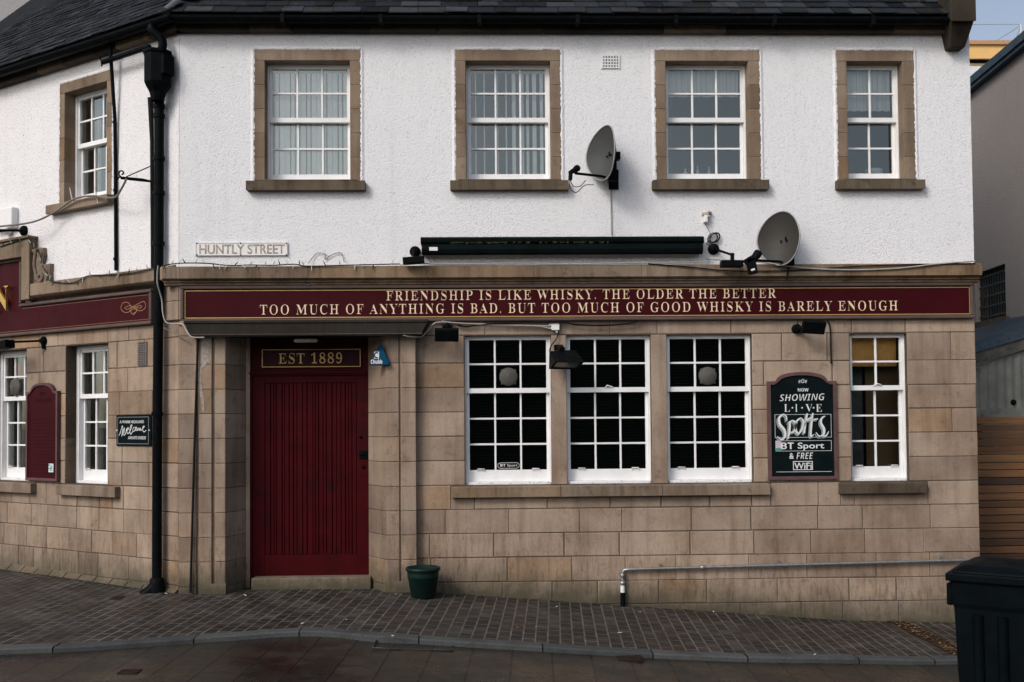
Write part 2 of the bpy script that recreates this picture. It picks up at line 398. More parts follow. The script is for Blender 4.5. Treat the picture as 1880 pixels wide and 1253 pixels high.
def make_glass():
    m = bpy.data.materials.new('window_glass'); m.use_nodes = True; n = m.node_tree.nodes; l = m.node_tree.links
    n.remove(n['Principled BSDF']); out = n['Material Output']
    tr = n.new('ShaderNodeBsdfTransparent'); tr.inputs[0].default_value = (.95, .97, .965, 1)
    gl = n.new('ShaderNodeBsdfGlossy'); gl.inputs['Roughness'].default_value = .015; gl.inputs[0].default_value = (.93, 1, .97, 1)
    fr = n.new('ShaderNodeFresnel'); fr.inputs[0].default_value = 1.5
    mu = n.new('ShaderNodeMath'); mu.operation = 'MULTIPLY'; mu.inputs[1].default_value = 3.5; mu.use_clamp = True
    mi = n.new('ShaderNodeMixShader'); no = n.new('ShaderNodeTexNoise'); no.inputs['Scale'].default_value = 3.0; no.inputs['Detail'].default_value = 1
    bu = n.new('ShaderNodeBump'); bu.inputs['Strength'].default_value = .12; bu.inputs['Distance'].default_value = .01
    ge = n.new('ShaderNodeNewGeometry'); l.new(ge.outputs['Position'], no.inputs['Vector'])
    l.new(no.outputs['Fac'], bu.inputs['Height']); l.new(bu.outputs[0], gl.inputs['Normal'])
    l.new(fr.outputs[0], mu.inputs[0]); l.new(mu.outputs[0], mi.inputs[0]); l.new(tr.outputs[0], mi.inputs[1]); l.new(gl.outputs[0], mi.inputs[2]); l.new(mi.outputs[0], out.inputs[0])
    return m
GLASS = make_glass()
def make_lens():
    t = NT('lamp_glass'); t.col((.22, .24, .22)); t.rough(.12); t.b.inputs['Metallic'].default_value = .6; return t.m
LENS = make_lens()
def make_paving(name, long_, wide, cols, mort, msize, rot, rough=(.55, .85), bumpd=.006, patch=.5, spec=.3):
    t = NT(name); v = t.mapping((1, 1, 1), (0, 0, rad(90)+rot)); xyz = t.sep(v)
    bt = t.n.new('ShaderNodeTexBrick'); t.lk(v, bt.inputs['Vector'])
    for k, x in (('Scale', 1.0), ('Mortar Size', msize), ('Mortar Smooth', .3), ('Brick Width', long_), ('Row Height', wide)): bt.inputs[k].default_value = x
    bt.offset = .5; bt.squash = 1.0
    row = t.math('FLOOR', t.math('DIVIDE', xyz[1], wide)); odd = t.math('MODULO', t.math('ABSOLUTE', row), 2)
    colm = t.math('FLOOR', t.math('DIVIDE', t.math('ADD', xyz[0], t.math('MULTIPLY', odd, long_*.5)), long_))
    cb = t.n.new('ShaderNodeCombineXYZ'); t.lk(row, cb.inputs[0]); t.lk(colm, cb.inputs[1])
    wn = t.n.new('ShaderNodeTexWhiteNoise'); wn.noise_dimensions = '2D'; t.lk(cb.outputs[0], wn.inputs['Vector'])
    zone = t.noise(.8, 3); pick = t.math('ADD', t.math('MULTIPLY', wn.outputs['Value'], .65), t.math('MULTIPLY', t.maprange(zone, .3, .7, 0, 1), .35))
    c = t.ramp(pick, cols)
    d = t.noise(8, 7, rough=.72); c = t.mix(t.ramp(d, [(.42, 0.0), (.70, .75)]), c, t.mix(1.0, c, (1.7, 1.6, 1.5), 'MULTIPLY'))
    c = t.mix(t.ramp(bt.outputs['Fac'], [(0, 0.0), (1, .9)]), c, t.mix(t.ramp(t.noise(1.4, 5), [(.35, 0.0), (.6, 1.0)]), tuple(x*.45 for x in mort), mort))
    wet = t.ramp(t.noise(1.5, 6, rough=.68), [(.42, 0.0), (.60, 1.0)]); c = t.mix(t.math('MULTIPLY', wet, patch), c, t.mix(1.0, c, (.40, .39, .38), 'MULTIPLY'))
    t.col(c); t.rough(t.maprange(wet, 0, 1, rough[1], rough[0])); t.b.inputs['Specular IOR Level'].default_value = spec
    inv = t.math('SUBTRACT', 1.0, bt.outputs['Fac'])
    n1 = t.bump(inv, .9, bumpd); t.bump(t.noise(40, 5), .45, .005, n1); return t.m
PAVE = make_paving('block_paving', .205, .105, [(0, (.011, .0105, .010)), (.40, (.025, .022, .020)), (.75, (.045, .038, .033)), (1, (.040, .028, .025))], (.175, .15, .13), .0085, rad(4), (.5, .9), .007, .75)
ROADM = make_paving('stone_slab_paving', .47, .315, [(0, (.011, .013, .011)), (.35, (.016, .016, .014)), (.55, (.027, .021, .014)), (.72, (.019, .017, .014)), (.85, (.024, .013, .012)), (1, (.034, .022, .011))], (.005, .005, .005), .007, rad(3), (.22, .5), .006, .5, .45)
def make_kerb():
    t = NT('granite_kerb'); c = t.ramp(t.attr(), [(0, (.044, .047, .048)), (1, (.075, .077, .076))])
    c = t.mix(.6, c, t.mix(1.0, c, t.ramp(t.noise(60, 4, rough=.7), [(.3, .6), (.7, 1.4)]), 'MULTIPLY')); c = t.mix(t.ramp(t.noise(3, 6, rough=.7), [(.5, 0.0), (.68, .7)]), c, t.mix(1.0, c, (.5, .48, .45), 'MULTIPLY'))
    t.col(c); t.rough(.8); t.b.inputs['Specular IOR Level'].default_value = .2; t.bump(t.noise(40, 4), .4, .004); return t.m
KERBM = make_kerb()
GROUNDM = simple('open_ground', (.06, .06, .055), .9)
MASSM = simple('added_mass_green', (.010, .014, .009), .95, var=.5, scale=.15)  # dark green of the unseen mass added for the window reflections
LEAFM = simple('dry_leaf', (.15, .085, .035), .8, var=.4, scale=60)
SOIL = simple('leaf_litter_soil', (.035, .022, .014), .95, var=.5, scale=30, bump=.6)
WOODF = NT('weathered_plank')
_c = WOODF.ramp(WOODF.attr(), [(0, (.028, .015, .009)), (.5, (.14, .062, .022)), (1, (.24, .118, .045))])
_g = WOODF.noise(1.0, 7, WOODF.mapping((2.5, 2.5, 60)), .7)
WOODF.col(WOODF.mix(.7, _c, WOODF.mix(1.0, _c, WOODF.ramp(_g, [(.3, .35), (.7, 1.45)]), 'MULTIPLY'))); WOODF.rough(.75); WOODF.bump(_g, .4, .004); WOODF = WOODF.m
CORRM = simple('corrugated_sheet', (.19, .195, .172), .6, .2, .22, 5, 0, (.07, .06, .045))
BARGE = simple('grey_timber_board', (.10, .096, .083), .85, var=.4, scale=9)
BLUEMET = simple('blue_grey_metal', (.050, .075, .095), .5, .3, .25, 6)
YELL = simple('ochre_render', (.80, .50, .19), .9, var=.06, scale=2)
NEIGH = simple('pale_grey_render', (.30, .29, .29), .95, var=.08, scale=20)
LATT = simple('carved_stone', (.17, .125, .09), .9, var=.3, scale=22, bump=.4)

# ================================================================ SETTING
def grid_sheet(name, m, xs, rows, dz):
    mb = MB(); n = len(xs); k = len(rows)
    V = [(x, r(x), G(x, r(x))+dz) for r in rows for x in xs]
    mb.raw(V, [(j*n+i, j*n+i+1, (j+1)*n+i+1, (j+1)*n+i) for j in range(k-1) for i in range(n-1)], .5, True)
    return kind(obj(name, mb, m), 'structure')
KP = [onG(px, py) for px, py in ((-260, 1203), (0, 1188), (150, 1182), (300, 1172), (430, 1163), (530, 1156), (600, 1156), (700, 1164), (820, 1172), (1000, 1183), (1200, 1195), (1380, 1202), (1560, 1205), (1740, 1207), (1850, 1207))]
KX = [p.x for p in KP]; KY = [p.y for p in KP]
def ky(x):
    if x <= KX[0]: return KY[0] + (x-KX[0])*.25
    if x >= KX[-1]: return KY[-1] + (x-KX[-1])*.05
    for i in range(len(KX)-1):
        if x <= KX[i+1]:
            t = (x-KX[i])/(KX[i+1]-KX[i]); a, b, c, d = KY[max(i-1, 0)], KY[i], KY[i+1], KY[min(i+2, len(KY)-1)]
            return .5*((2*b)+(c-a)*t+(2*a-5*b+4*c-d)*t*t+(3*b-a-3*c+d)*t**3)
XS = [-9+.15*i for i in range(128)]
grid_sheet('pavement', PAVE, XS, [lambda x, k=k: (ky(x)+.02)*(1-k/12)+4.5*k/12 for k in range(13)], 0)
mb = MB(); prof = [(.02, -.004), (.0, .006), (-.13, .006), (-.145, -.004), (-.145, -.06)]; n = len(prof)
KXS = [-9+.05*i for i in range(383)]; i0 = 0; rk = random.Random(4)
while i0 < len(KXS)-1:
    i1 = min(i0+rk.randint(14, 20), len(KXS)-1); dzk = rk.uniform(-.002, .003); t_ = rk.random()
    xs_ = [KXS[i0]+.005]+KXS[i0+1:i1]+[KXS[i1]-.005]
    V = [(x, ky(x)+.02+dy, G(x, ky(x))+dz+dzk) for x in xs_ for dy, dz in prof]
    mb.raw(V, [(i*n+j, (i+1)*n+j, (i+1)*n+j+1, i*n+j+1) for i in range(len(xs_)-1) for j in range(n-1)], t_)
    i0 = i1
kind(obj('kerb', mb, KERBM), 'structure')
RX = [-40, -25, -16, -12] + XS[::4] + [12, 16, 25, 40]
grid_sheet('road', ROADM, RX, [lambda x, y=y: (ky(max(min(x, 11), -9))+y) if y > -1 else y-2 for y in (.3, -.13, -.6, -2, -4, -8, -14, -22)], -.034)
mb = MB(); mb.quad([(-600, -600, -1.2), (600, -600, -1.2), (600, 600, -1.2), (-600, 600, -1.2)]); kind(obj('ground', mb, GROUNDM), 'structure')
# unseen dark mass added across the street for the ground-floor glass to mirror
mb = MB(); nx, ny = 90, 8
V = []
for j in range(ny):
    for i in range(nx):
        x = -110+220*i/(nx-1); t = j/(ny-1); y = -34-18*t
        h = (9.5+3.5*noise.noise(Vector((x*.045, 3, 0)))+1.8*noise.noise(Vector((x*.3, t*4, 5))))*math.sin(min(1, t*1.35)*math.pi/2)
        V.append((x, y, -1.2+h))
mb.raw(V, [(j*nx+i, (j+1)*nx+i, (j+1)*nx+i+1, j*nx+i+1) for j in range(ny-1) for i in range(nx-1)], .5, True)
kind(obj('added_dark_mass', mb, MASSM), 'structure')

# ================================================================ PUB BUILDING
PUB = thing('pub_building', 'white harled two storey corner pub with brown stone ground floor', 'building', (0, 0, 0))
zEave = Z(58); zHarl = Z(487)
xR = S(1797, 900)              # right-hand end of the front
ROOM_D = 2.6

def cells(mb, x0, x1, z0, z1, holes, off, dep, tone=.5):
    xs = sorted({x0, x1} | {h[k] for h in holes for k in (0, 1) if x0 < h[k] < x1}); zs = sorted({z0, z1} | {h[k] for h in holes for k in (2, 3) if z0 < h[k] < z1})
    for a, b in zip(xs, xs[1:]):
        for c, d in zip(zs, zs[1:]):
            mx_, mz = (a+b)/2, (c+d)/2
            if any(h[0] < mx_ < h[1] and h[2] < mz < h[3] for h in holes): continue
            mb.quad([(a, -off, c), (b, -off, c), (b, -off, d), (a, -off, d)], tone)
    for h in holes:
        a, b, c, d = h[:4]
        for q in (((a, c), (b, c)), ((b, c), (b, d)), ((b, d), (a, d)), ((a, d), (a, c))):
            (p0, q0), (p1, q1) = q; mb.quad([(p0, -off, q0), (p1, -off, q1), (p1, -off+dep, q1), (p0, -off+dep, q0)], tone)
def ashlar(mb, x0, x1, zs, holes, off, rnd, lmin=.30, lmax=.62, dep=.1, endblocks=True):
    for a, b in zip(zs, zs[1:]):
        hs = [h for h in holes if h[2] < b-.01 and h[3] > a+.01 and h[1] > x0 and h[0] < x1]
        xs = sorted({x0, x1} | {h[k] for h in hs for k in (0, 1) if x0 < h[k] < x1}); segs = []
        for p, q in zip(xs, xs[1:]):
            free = [(a, b)]
            for h in hs:
                if h[0] < (p+q)/2 < h[1]: free = [(c, d) for u, w_ in free for c, d in ((u, min(w_, h[2])), (max(u, h[3]), w_)) if d-c > .015]
            if segs and segs[-1][2] == free and abs(segs[-1][1]-p) < 1e-6: segs[-1][1] = q
            else: segs.append([p, q, free])
        for p, q, free in segs:
            for c, d in free:
                x = p + (rnd.uniform(.12, .4) if q-p > lmax else 0); cuts = [p] + ([x] if x > p else [])
                while cuts[-1] < q:
                    nx_ = cuts[-1]+rnd.uniform(lmin, lmax)
                    if q-nx_ < .16: nx_ = q
                    cuts.append(nx_)
                for e, f in zip(cuts, cuts[1:]):
                    mb.block(e, f, off+rnd.uniform(-.0015, .0015), c, d, dep, rnd.uniform(.0015, .005), rnd.uniform(.003, .009), min(1, max(0, rnd.gauss(.5, .15))))

# --- window table --------------------------------------------------------------------------
UPW = [(467, 663, 487, 643, 455, 672, 3, 335, 353), (836, 1030, 855.5, 1011, 827, 1043, 3, 333, 351),
       (1202.5, 1395.5, 1222.5, 1374, 1196, 1408, 3, 332, 350), (1535.5, 1678.5, 1555, 1657, 1532, 1692, 2, 331, 349)]
zUT, zUO = Z(92.5, 900), Z(113, 900)      # surround head, opening head
zUS = Z(334, 900); zUSb = Z(352, 900)     # sill top, sill bottom
UW = []
for (o0, o1, i0, i1, s0, s1, c, a, b) in UPW:
    UW.append(dict(o=(S(o0, 220), S(o1, 220)), i=(S(i0, 220), S(i1, 220)), s=(S(s0, 343), S(s1, 343)), cols=c))
zLT, zLB = Z(615.5, 1100), Z(889, 1100); zLS = Z(911, 1100)
LOW = [(853.5, 1012.5, 3), (1040.5, 1196, 3), (1225, 1381.5, 3), (1562.5, 1667, 2)]
LW = [dict(i=(S(a, 750), S(b, 750)), cols=c) for a, b, c in LOW]
upholes = [(q['o'][0]+.02, q['o'][1]-.02, zUSb+.02, zUT-.02) for q in UW]
lowholes = [(q['i'][0], q['i'][1], zLB, zLT) for q in LW]
sillhole = [(S(828, 900), S(1415, 900), zLS, zLB), (S(1543, 890), S(1703, 890), zLS, zLB)]
# wing windows
WS = lambda px, py, off=0: A(px, py, off, WING)
wUi = (WS(121, 260)[0], WS(198.5, 260)[0]); wUo = (WS(112, 260)[0], WS(209, 260)[0]); wUs = (WS(98, 390)[0], WS(211, 370)[0])
wLi = (WS(120.5, 760)[0], WS(198, 760)[0]); wdt = wLi[1]-wLi[0]
wL2 = (WS(48, 760)[0]-wdt, WS(48, 760)[0])
wL_T, wL_B = zLT, zLB
WEND = -5.2
zWingHarl = (A(91, 517, .11, WING)[1]+A(282, 493, .11, WING)[1])/2-.04
wholesU = [(wUo[0]+.02, wUo[1]-.02, zUSb+.02, zUT-.02)]
wholesL = [(wLi[0], wLi[1], wL_B, wL_T), (wL2[0], wL2[1], wL_B, wL_T)]

# --- upper harled walls
mb = MB(); cells(mb, XC+.0, xR, zHarl-.05, zEave+.02, upholes, .012, .14)
mb.quad([(xR, -.012, zHarl-.1), (xR, 6, zHarl-.1), (xR, 6, zEave+.3), (xR, -.012, zEave+.3)])
def ragged(mb, o, zt, zb, rnd):
    def run(p, q, nx_, nz_):
        L = math.hypot(q[0]-p[0], q[1]-p[1]); n = int(L/.016); rows_ = []
        for i in range(n+1):
            t = i/n; x, z = p[0]+(q[0]-p[0])*t, p[1]+(q[1]-p[1])*t; j = rnd.uniform(-.004, .011)
            rows_.append(((x-nx_*j, -.020, z-nz_*j), (x+nx_*(.012-j*.3), -.0222-rnd.uniform(0, .003), z+nz_*(.012-j*.3)), (x+nx_*.035, -.0121, z+nz_*.035)))
        for a, b in zip(rows_, rows_[1:]): mb.raw([a[0], b[0], b[1], a[1], a[2], b[2]], [(0, 1, 2, 3), (3, 2, 5, 4)])
    run((o[0], zb), (o[0], zt), -1, 0); run((o[1], zb), (o[1], zt), 1, 0); run((o[0], zt), (o[1], zt), 0, 1)
for q in UW: ragged(mb, q['o'], zUT, zUS, random.Random(int(q['o'][0]*100)))
up_main = obj('upper_wall', mb, HARL, PUB)
mb = MB(WING); cells(mb, WEND, .005, zWingHarl, zEave+.02, wholesU, .012, .14); ragged(mb, wUo, zUT, zUS, random.Random(5)); obj('upper_wall', mb, HARLW, PUB)

# --- ground-floor ashlar
CZ = [Z(y, 900) for y in (1250, 1205, 1158, 1113, 1069, 1024, 979.5, 935.5, 891, 846, 801, 756.5, 712, 667, 615.5, 588, 560)]
CZ[8] = zLB
PO = .085                                                 # projection of the doorway piers
pL, pR = S(328, 800, PO), S(764, 800, PO)
rn = random.Random(3)
mb = MB()
mulls = [(LW[0]['i'][1], LW[1]['i'][0], zLB, zLT), (LW[1]['i'][1], LW[2]['i'][0], zLB, zLT)]; band = (LW[0]['i'][0]-.12, LW[2]['i'][1]+.03, zLT, CZ[14])
ashlar(mb, pR-.1, xR, CZ, lowholes+sillhole+mulls+[band], .004, rn, .42, .80)
for q in mulls: mb.block(q[0], q[1], .006, q[2], q[3], .1, .001, .004, rn.uniform(.4, .6))
be = [band[0], LW[0]['i'][1]+.09, LW[2]['i'][0]-.1, band[1]]
for a, b in zip(be, be[1:]): mb.block(a, b, .005, band[2], band[3], .1, .0015, .004, rn.uniform(.4, .6))
obj('stone_wall', mb, STONE, PUB)
mb = MB(); cells(mb, pR-.12, xR-.004, -1.0, CZ[-1], lowholes, -.002, .22); mb.quad([(xR-.004, .0, -1), (xR-.004, 6, -1), (xR-.004, 6, zHarl), (xR-.004, .0, zHarl)]); obj('wall_core', mb, MORTAR, PUB)
mb = MB(WING); ashlar(mb, WEND, .0, CZ, wholesL+[(wLi[0]-.12, wLi[1]+.08, zLS, zLB), (wL2[0]-.1, wL2[1]+.08, zLS, zLB)], .004, rn, .28, .55)
for i in range(21):                                        # chamfered plinth stones, tilted with the footpath
    a = -5.4+i*.257; zz = .14 - .006*i; t_ = rn.gauss(.42, .16)
    mb.raw([(a+.004, -.075, -.3), (a+.253, -.075, -.3), (a+.253, -.075, zz-.03), (a+.004, -.075, zz-.03), (a+.004, 0, zz+.03), (a+.253, 0, zz+.03), (a+.004, 0, -.3), (a+.253, 0, -.3)], [(0, 1, 2, 3), (3, 2, 5, 4), (0, 3, 4, 6), (1, 7, 5, 2)], t_)
obj('stone_wall', mb, STONE, PUB)
mb = MB(WING); cells(mb, WEND, -.01, -1.0, zHarl-.05, wholesL, -.002, .22); obj('wall_core', mb, MORTAR, PUB)

# --- doorway piers, splayed jambs, step, hood
zHoodB = Z(616.5, 560, .2); zHoodT = Z(590, 560, .1)
DOORY = .27                                                # door plane behind the front
def piercol(mb, a, b, off, rnd):
    for c, d in zip(CZ[:-2], CZ[1:-1]):
        if c > zHoodT: break
        mb.block(a, b, off, c, min(d, zHoodT+.02), .2, .002, .005, min(1, max(0, rnd.gauss(.42, .17))))
mb = MB()
for a, b, o in ((328, 361, PO), (364.5, 389, PO+.01), (394, 414, PO), (709, 733, PO), (736, 764, PO+.008)): piercol(mb, S(a, 800, o), S(b, 800, o), o, rn)
mb.box(pL+.01, S(413, 800, PO)-.01, -PO+.02, .2, -1, zHoodT); mb.box(S(712, 800, PO), pR-.01, -PO+.02, .2, -1, zHoodT)
# rounded foot blocks
for a, b in ((366, 414), (709, 764)): mb.box(S(a, 1080, PO)-.005, S(b, 1080, PO)+.005, -PO-.012, 0, -.3, Z(1068, 700, PO))
jl0 = Vector((S(413.5, 800, PO), -PO, 0)); jl1 = Vector((S(451, 800, -DOORY+.03), DOORY-.03, 0))
jr0 = Vector((S(676, 800, -DOORY+.03), DOORY-.03, 0)); jr1 = Vector((S(709, 800, PO), -PO, 0))
dxl, dxr = S(458.5, 800, -DOORY+.03), S(676, 800, -DOORY)
def frame_from(p, q):
    u = (q-p).normalized(); nrm = Vector((-u.y, u.x, 0)); return Matrix(((u.x, nrm.x, 0, p.x), (u.y, nrm.y, 0, p.y), (0, 0, 1, 0), (0, 0, 0, 1)))
for p, q in ((jl0, jl1), (jr0, jr1)):
    mb.fr = frame_from(p, q); L = (q-p).length
    for c, d in zip(CZ[:-2], CZ[1:-1]):
        if c < zHoodT: mb.block(0, L, 0, c, min(d, zHoodT), .12, .002, .004, min(1, max(0, rn.gauss(.25, .15))))
mb.fr = MAIN
mb.box(jl1.x, dxl, DOORY-.03, DOORY+.1, -.3, zHoodT, .7)
lw = [(370, 624), (384, 624), (385, 640), (382, 652), (386, 664), (379, 668), (376, 674), (371, 676), (369, 700), (371, 716), (374, 730), (375, 758), (371, 756), (369.5, 735), (366.5, 722), (365.6, 690), (367, 674), (372, 668), (370, 655), (373, 645)]
mbl = MB(); P = [A(px_, py_, PO+.0125) for px_, py_ in lw]; mbl.prism(P, -PO-.0125, -PO-.005)
obj('flaked_limewash', mbl, simple('flaked_limewash', (.33, .285, .245), .95, 0, .35, 40), PUB)
# flat stone corner beside the long sign
zc0, zc1 = Z(588, 320), Z(518, 320)
mb.block(XC, S(336, 560, .03), .03, zc0, (zc0+zc1)/2, .1, .002, .004, .55); mb.block(XC, S(336, 560, .03), .03, (zc0+zc1)/2, zc1, .1, .002, .004, .45)
mb.fr = WING; mb.block(-.34, .02, .03, zc0, (zc0+zc1)/2, .1, .002, .004, .5); mb.block(-.34, .02, .03, (zc0+zc1)/2, zc1+.08, .1, .002, .004, .42); mb.fr = MAIN
obj('door_surround', mb, STONE, PUB)
mb = MB(); zst = Z(1062, 570, .0)
mb.box(S(461, 1075, -.12), S(681, 1075, -.12), .12, .6, -.3, Z(1061, 570, -.12)); obj('door_step', mb, STONE, PUB, .012)
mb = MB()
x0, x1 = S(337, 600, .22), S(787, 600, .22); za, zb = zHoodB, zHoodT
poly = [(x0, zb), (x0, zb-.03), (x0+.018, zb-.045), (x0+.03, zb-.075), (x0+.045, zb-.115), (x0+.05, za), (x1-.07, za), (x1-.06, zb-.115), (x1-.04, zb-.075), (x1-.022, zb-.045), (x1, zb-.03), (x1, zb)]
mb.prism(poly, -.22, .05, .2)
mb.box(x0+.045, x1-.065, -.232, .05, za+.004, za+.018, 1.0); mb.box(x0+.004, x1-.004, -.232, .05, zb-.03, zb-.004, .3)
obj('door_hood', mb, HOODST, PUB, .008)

# --- door
zDT, zDB = Z(690, 570, -DOORY), Z(1058, 570, -DOORY)
mb = MB(); dy = DOORY; Lx, Rx = dxl, dxr+.03
a0, a1 = A(486, 800, -dy)[0], A(655, 800, -dy)[0]; zp0, zp1 = Z(1019, 570, -dy), Z(703, 570, -dy)
mb.box(Lx+.015, a0, dy, dy+.05, zDB, zDT); mb.box(a1, Rx, dy, dy+.05, zDB, zDT)
mb.box(a0, a1, dy, dy+.05, zDB, zp0); mb.box(a0, a1, dy, dy+.05, zp1, zDT)
x = a0; i = 0
while x < a1-.004:
    k = min(rn.choice((.026, .034, .046, .060)), a1-x); 
    if a1-x-k < .012: k = a1-x
    dp = (.006, .013, .010)[i % 3]; i += 1; c_ = min(.006, k*.25)
    mb.raw([(x, dy+.020, zp0), (x+c_, dy+dp, zp0+.004), (x+k-c_, dy+dp, zp0+.004), (x+k, dy+.020, zp0), (x, dy+.020, zp1), (x+c_, dy+dp, zp1-.004), (x+k-c_, dy+dp, zp1-.004), (x+k, dy+.020, zp1)], [(0, 1, 5, 4), (1, 2, 6, 5), (2, 3, 7, 6)]); x += k
door = obj('door', mb, MAROOND, PUB, .003)
mb = MB(); c = A(666.5, 834.5, -dy+.01); mb.box(c[0]-.04, c[0]+.04, dy-.016, dy+.004, c[1]-.042, c[1]+.042); mb.box(c[0]-.03, c[0]+.01, dy-.03, dy-.01, c[1]-.012, c[1]+.014); obj('door_handle', mb, BLACKP, door, .004)
for px, py, r in ((667, 858, .018), (662, 803, .016)):
    mb = MB(); c = A(px, py, -dy+.01); mb.lathe((c[0], dy+.002, c[1]), (0, -1, 0), [(0, r), (.012, r), (.018, r*.6)], 14); obj('door_lock', mb, BLACKP, door)
mb = MB(); zt0, zt1 = Z(690, 570, -dy), zHoodB+.02
mb.box(Lx-.01, Rx+.01, dy-.02, dy+.06, zt0, zt0+.05); mb.box(Lx-.01, Rx+.01, dy-.035, dy+.0, zt0+.018, zt0+.036)
mb.box(Lx-.01, Rx+.01, dy+.01, dy+.06, zt0+.05, zt1+.2); mb.box(Lx-.005, Lx+.02, dy-.02, dy+.06, zDB-.03, zt0); obj('door_frame', mb, MAROOND, PUB, .004)
e0, e1 = A(480, 676, -dy+.01), A(663, 640, -dy+.01)
mb = MB(); mb.box(e0[0], e1[0], dy-.012, dy+.008, e0[1], e1[1]); tp = obj('transom_panel', mb, simple('dark_maroon_panel', (.028, .006, .010), .4), PUB, .003)
mb = MB(); mb.ring(e0[0]+.006, e1[0]-.006, e0[1]+.006, e1[1]-.006, .007, dy-.0145, dy-.0125); text_into(mb, serif('EST 1889'), A(512, 660, -dy)[0], A(628, 660, -dy)[0], Z(668, 570, -dy), Z(648, 570, -dy), -dy+.0125, 0, .003, 0, 0, 1.12, None, .030); obj('lettering', mb, GOLD, tp)

# --- cornices
mb = MB()
cz = lambda y: Z(y, 940, .13)
prof = [(0, cz(484)), (.10, cz(486.5)), (.135, cz(489)), (.135, cz(509)), (.105, cz(511.5)), (.085, cz(512)), (.085, cz(515)), (.062, cz(516)), (.062, cz(519.5)), (.02, cz(521)), (0, cz(521))]
xs = [S(299, 500, .1)]; xe = S(1803, 500, .13)
xj = [S(p, 500, .13) for p in (330, 566, 783, 980, 1178, 1345, 1555)]
ed = xs+xj+[xe]
for a, b in zip(ed, ed[1:]): mb.profile(a+.0015, b-.0015, prof, rn.uniform(.3, .7))
obj('cornice', mb, CORN, PUB)
mb = MB(WING)
cw = lambda px, py, o=.11: A(px, py, o, WING)
xw0 = cw(55, 540)[0]; top0 = (cw(91, 517)[1]+cw(282, 493)[1])/2; bot0 = (cw(60, 546)[1]+cw(282, 519)[1])/2
profw = [(0, top0+.03), (.08, top0+.01), (.11, top0), (.11, bot0+.02), (.08, bot0), (0, bot0-.02)]
for a, b in ((xw0, -1.55), (-1.55, -.75), (-.75, -.03)): mb.profile(a, b-.003, profw, rn.uniform(.35, .65))
ztop = cw(50, 438)[1]; xv0, xv1 = cw(39, 500)[0], cw(54, 500)[0]
mb.box(xv0, xv1, -.115, 0, bot0-.02, ztop); mb.box(WEND, xv0, -.115, 0, cw(0, 478)[1]-.0, ztop-.0)
mb.box(WEND, xv1+.015, -.14, 0, ztop, ztop+.03)
obj('cornice', mb, CORN, PUB, .006)
# carved scroll bracket beside the raised sign
mb = MB(WING); q = lambda px, py: cw(px, py, .06)
pl = [q(*p) for p in ((55, 462), (64, 456), (79, 455), (80, 470), (76, 484), (84, 486), (92, 484), (91, 500), (92, 519), (55, 524))]
mb.prism([(a, b) for a, b in pl], -.06, 0, .4)
sp = [q(*p) for p in ((58, 470), (61, 462), (66, 464), (65, 474), (64, 487), (66, 500), (70, 514), (76, 517), (79, 508), (75, 503), (72, 508))]
mb.tube([(a, -.065, b) for a, b in sp], .022, 8, 4)
sp = [q(*p) for p in ((66, 460), (74, 458), (77, 468), (73, 482), (80, 492), (86, 500), (86, 514))]
mb.tube([(a, -.062, b) for a, b in sp], .02, 8, 4)
for i in range(4):
    for j in range(2):
        a, b = q(59+4*j+i*.8, 489+i*8.5); mb.lathe((a, -.058, b), (0, -1, 0), [(0, .018), (.012, .012)], 4, False)
obj('scroll_bracket', mb, LATT, PUB)

# --- eaves, gutters, roof
EO = .10
mb = MB(); ze0, ze1 = Z(58, 940, EO), Z(41, 940, EO)
x = XC-.02; xEnd = S(1737, 50, EO)
while x < xEnd:
    b = min(x+rn.uniform(.35, .8), xEnd); mb.block(x, b, EO, ze0, ze1+.03, .12, .002, .008, min(1, max(0, rn.gauss(.4, .25)))); x = b
mb.fr = WING; x = WEND
while x < .06:
    b = min(x+rn.uniform(.3, .7), .065); mb.block(x, b, EO, ze0, ze1+.03, .12, .002, .008, min(1, max(0, rn.gauss(.6, .25)))); x = b
obj('eaves_course', mb, DARKST, PUB)
zG = Z(36, 940, .2)
def gutter(mb, x0, x1, off=.19, r=.062):
    n = 9; P = []
    for x in (x0, x1):
        for rr in (r, r-.008):
            P += [(x, -off + rr*math.cos(math.pi+math.pi*i/(n-1)), zG+.02 + rr*math.sin(math.pi+math.pi*i/(n-1))) for i in range(n)]
    f = [(i, i+1, 2*n+i+1, 2*n+i) for i in range(n-1)] + [(n+i+1, n+i, 3*n+i, 3*n+i+1) for i in range(n-1)] + [(0, 2*n, 3*n, n), (n-1, 2*n-1, 4*n-1, 3*n-1)] + [tuple(range(n))+tuple(range(2*n-1, n-1, -1))]
    mb.raw(P, f)
mb = MB(); gutter(mb, XC-.06, xEnd+.01); mb.box(XC-.05, xEnd, -.14, -.11, zG-.02, Z(27, 940, .22)+.075); mb.fr = WING; gutter(mb, WEND, .13); mb.box(WEND, .05, -.14, -.11, zG-.02, Z(27, 940, .22)+.075)
mb.fr = MAIN
for px in (520, 700, 880, 1060, 1240, 1420, 1600): a = S(px, 40, .2); mb.box(a-.02, a+.02, -.258, -.12, zG-.05, zG+.03)
obj('gutter', mb, BLACKP, PUB)
PITCH = rad(43); tp_ = math.tan(PITCH); zR0 = Z(27, 940, .22); EDGE = .235
winv = WING.inverted()
def roof_h(P):      # height of the two slopes at a plan position
    return zR0 + (P.y+EDGE)*tp_, zR0 + ((winv @ P).y+EDGE)*tp_
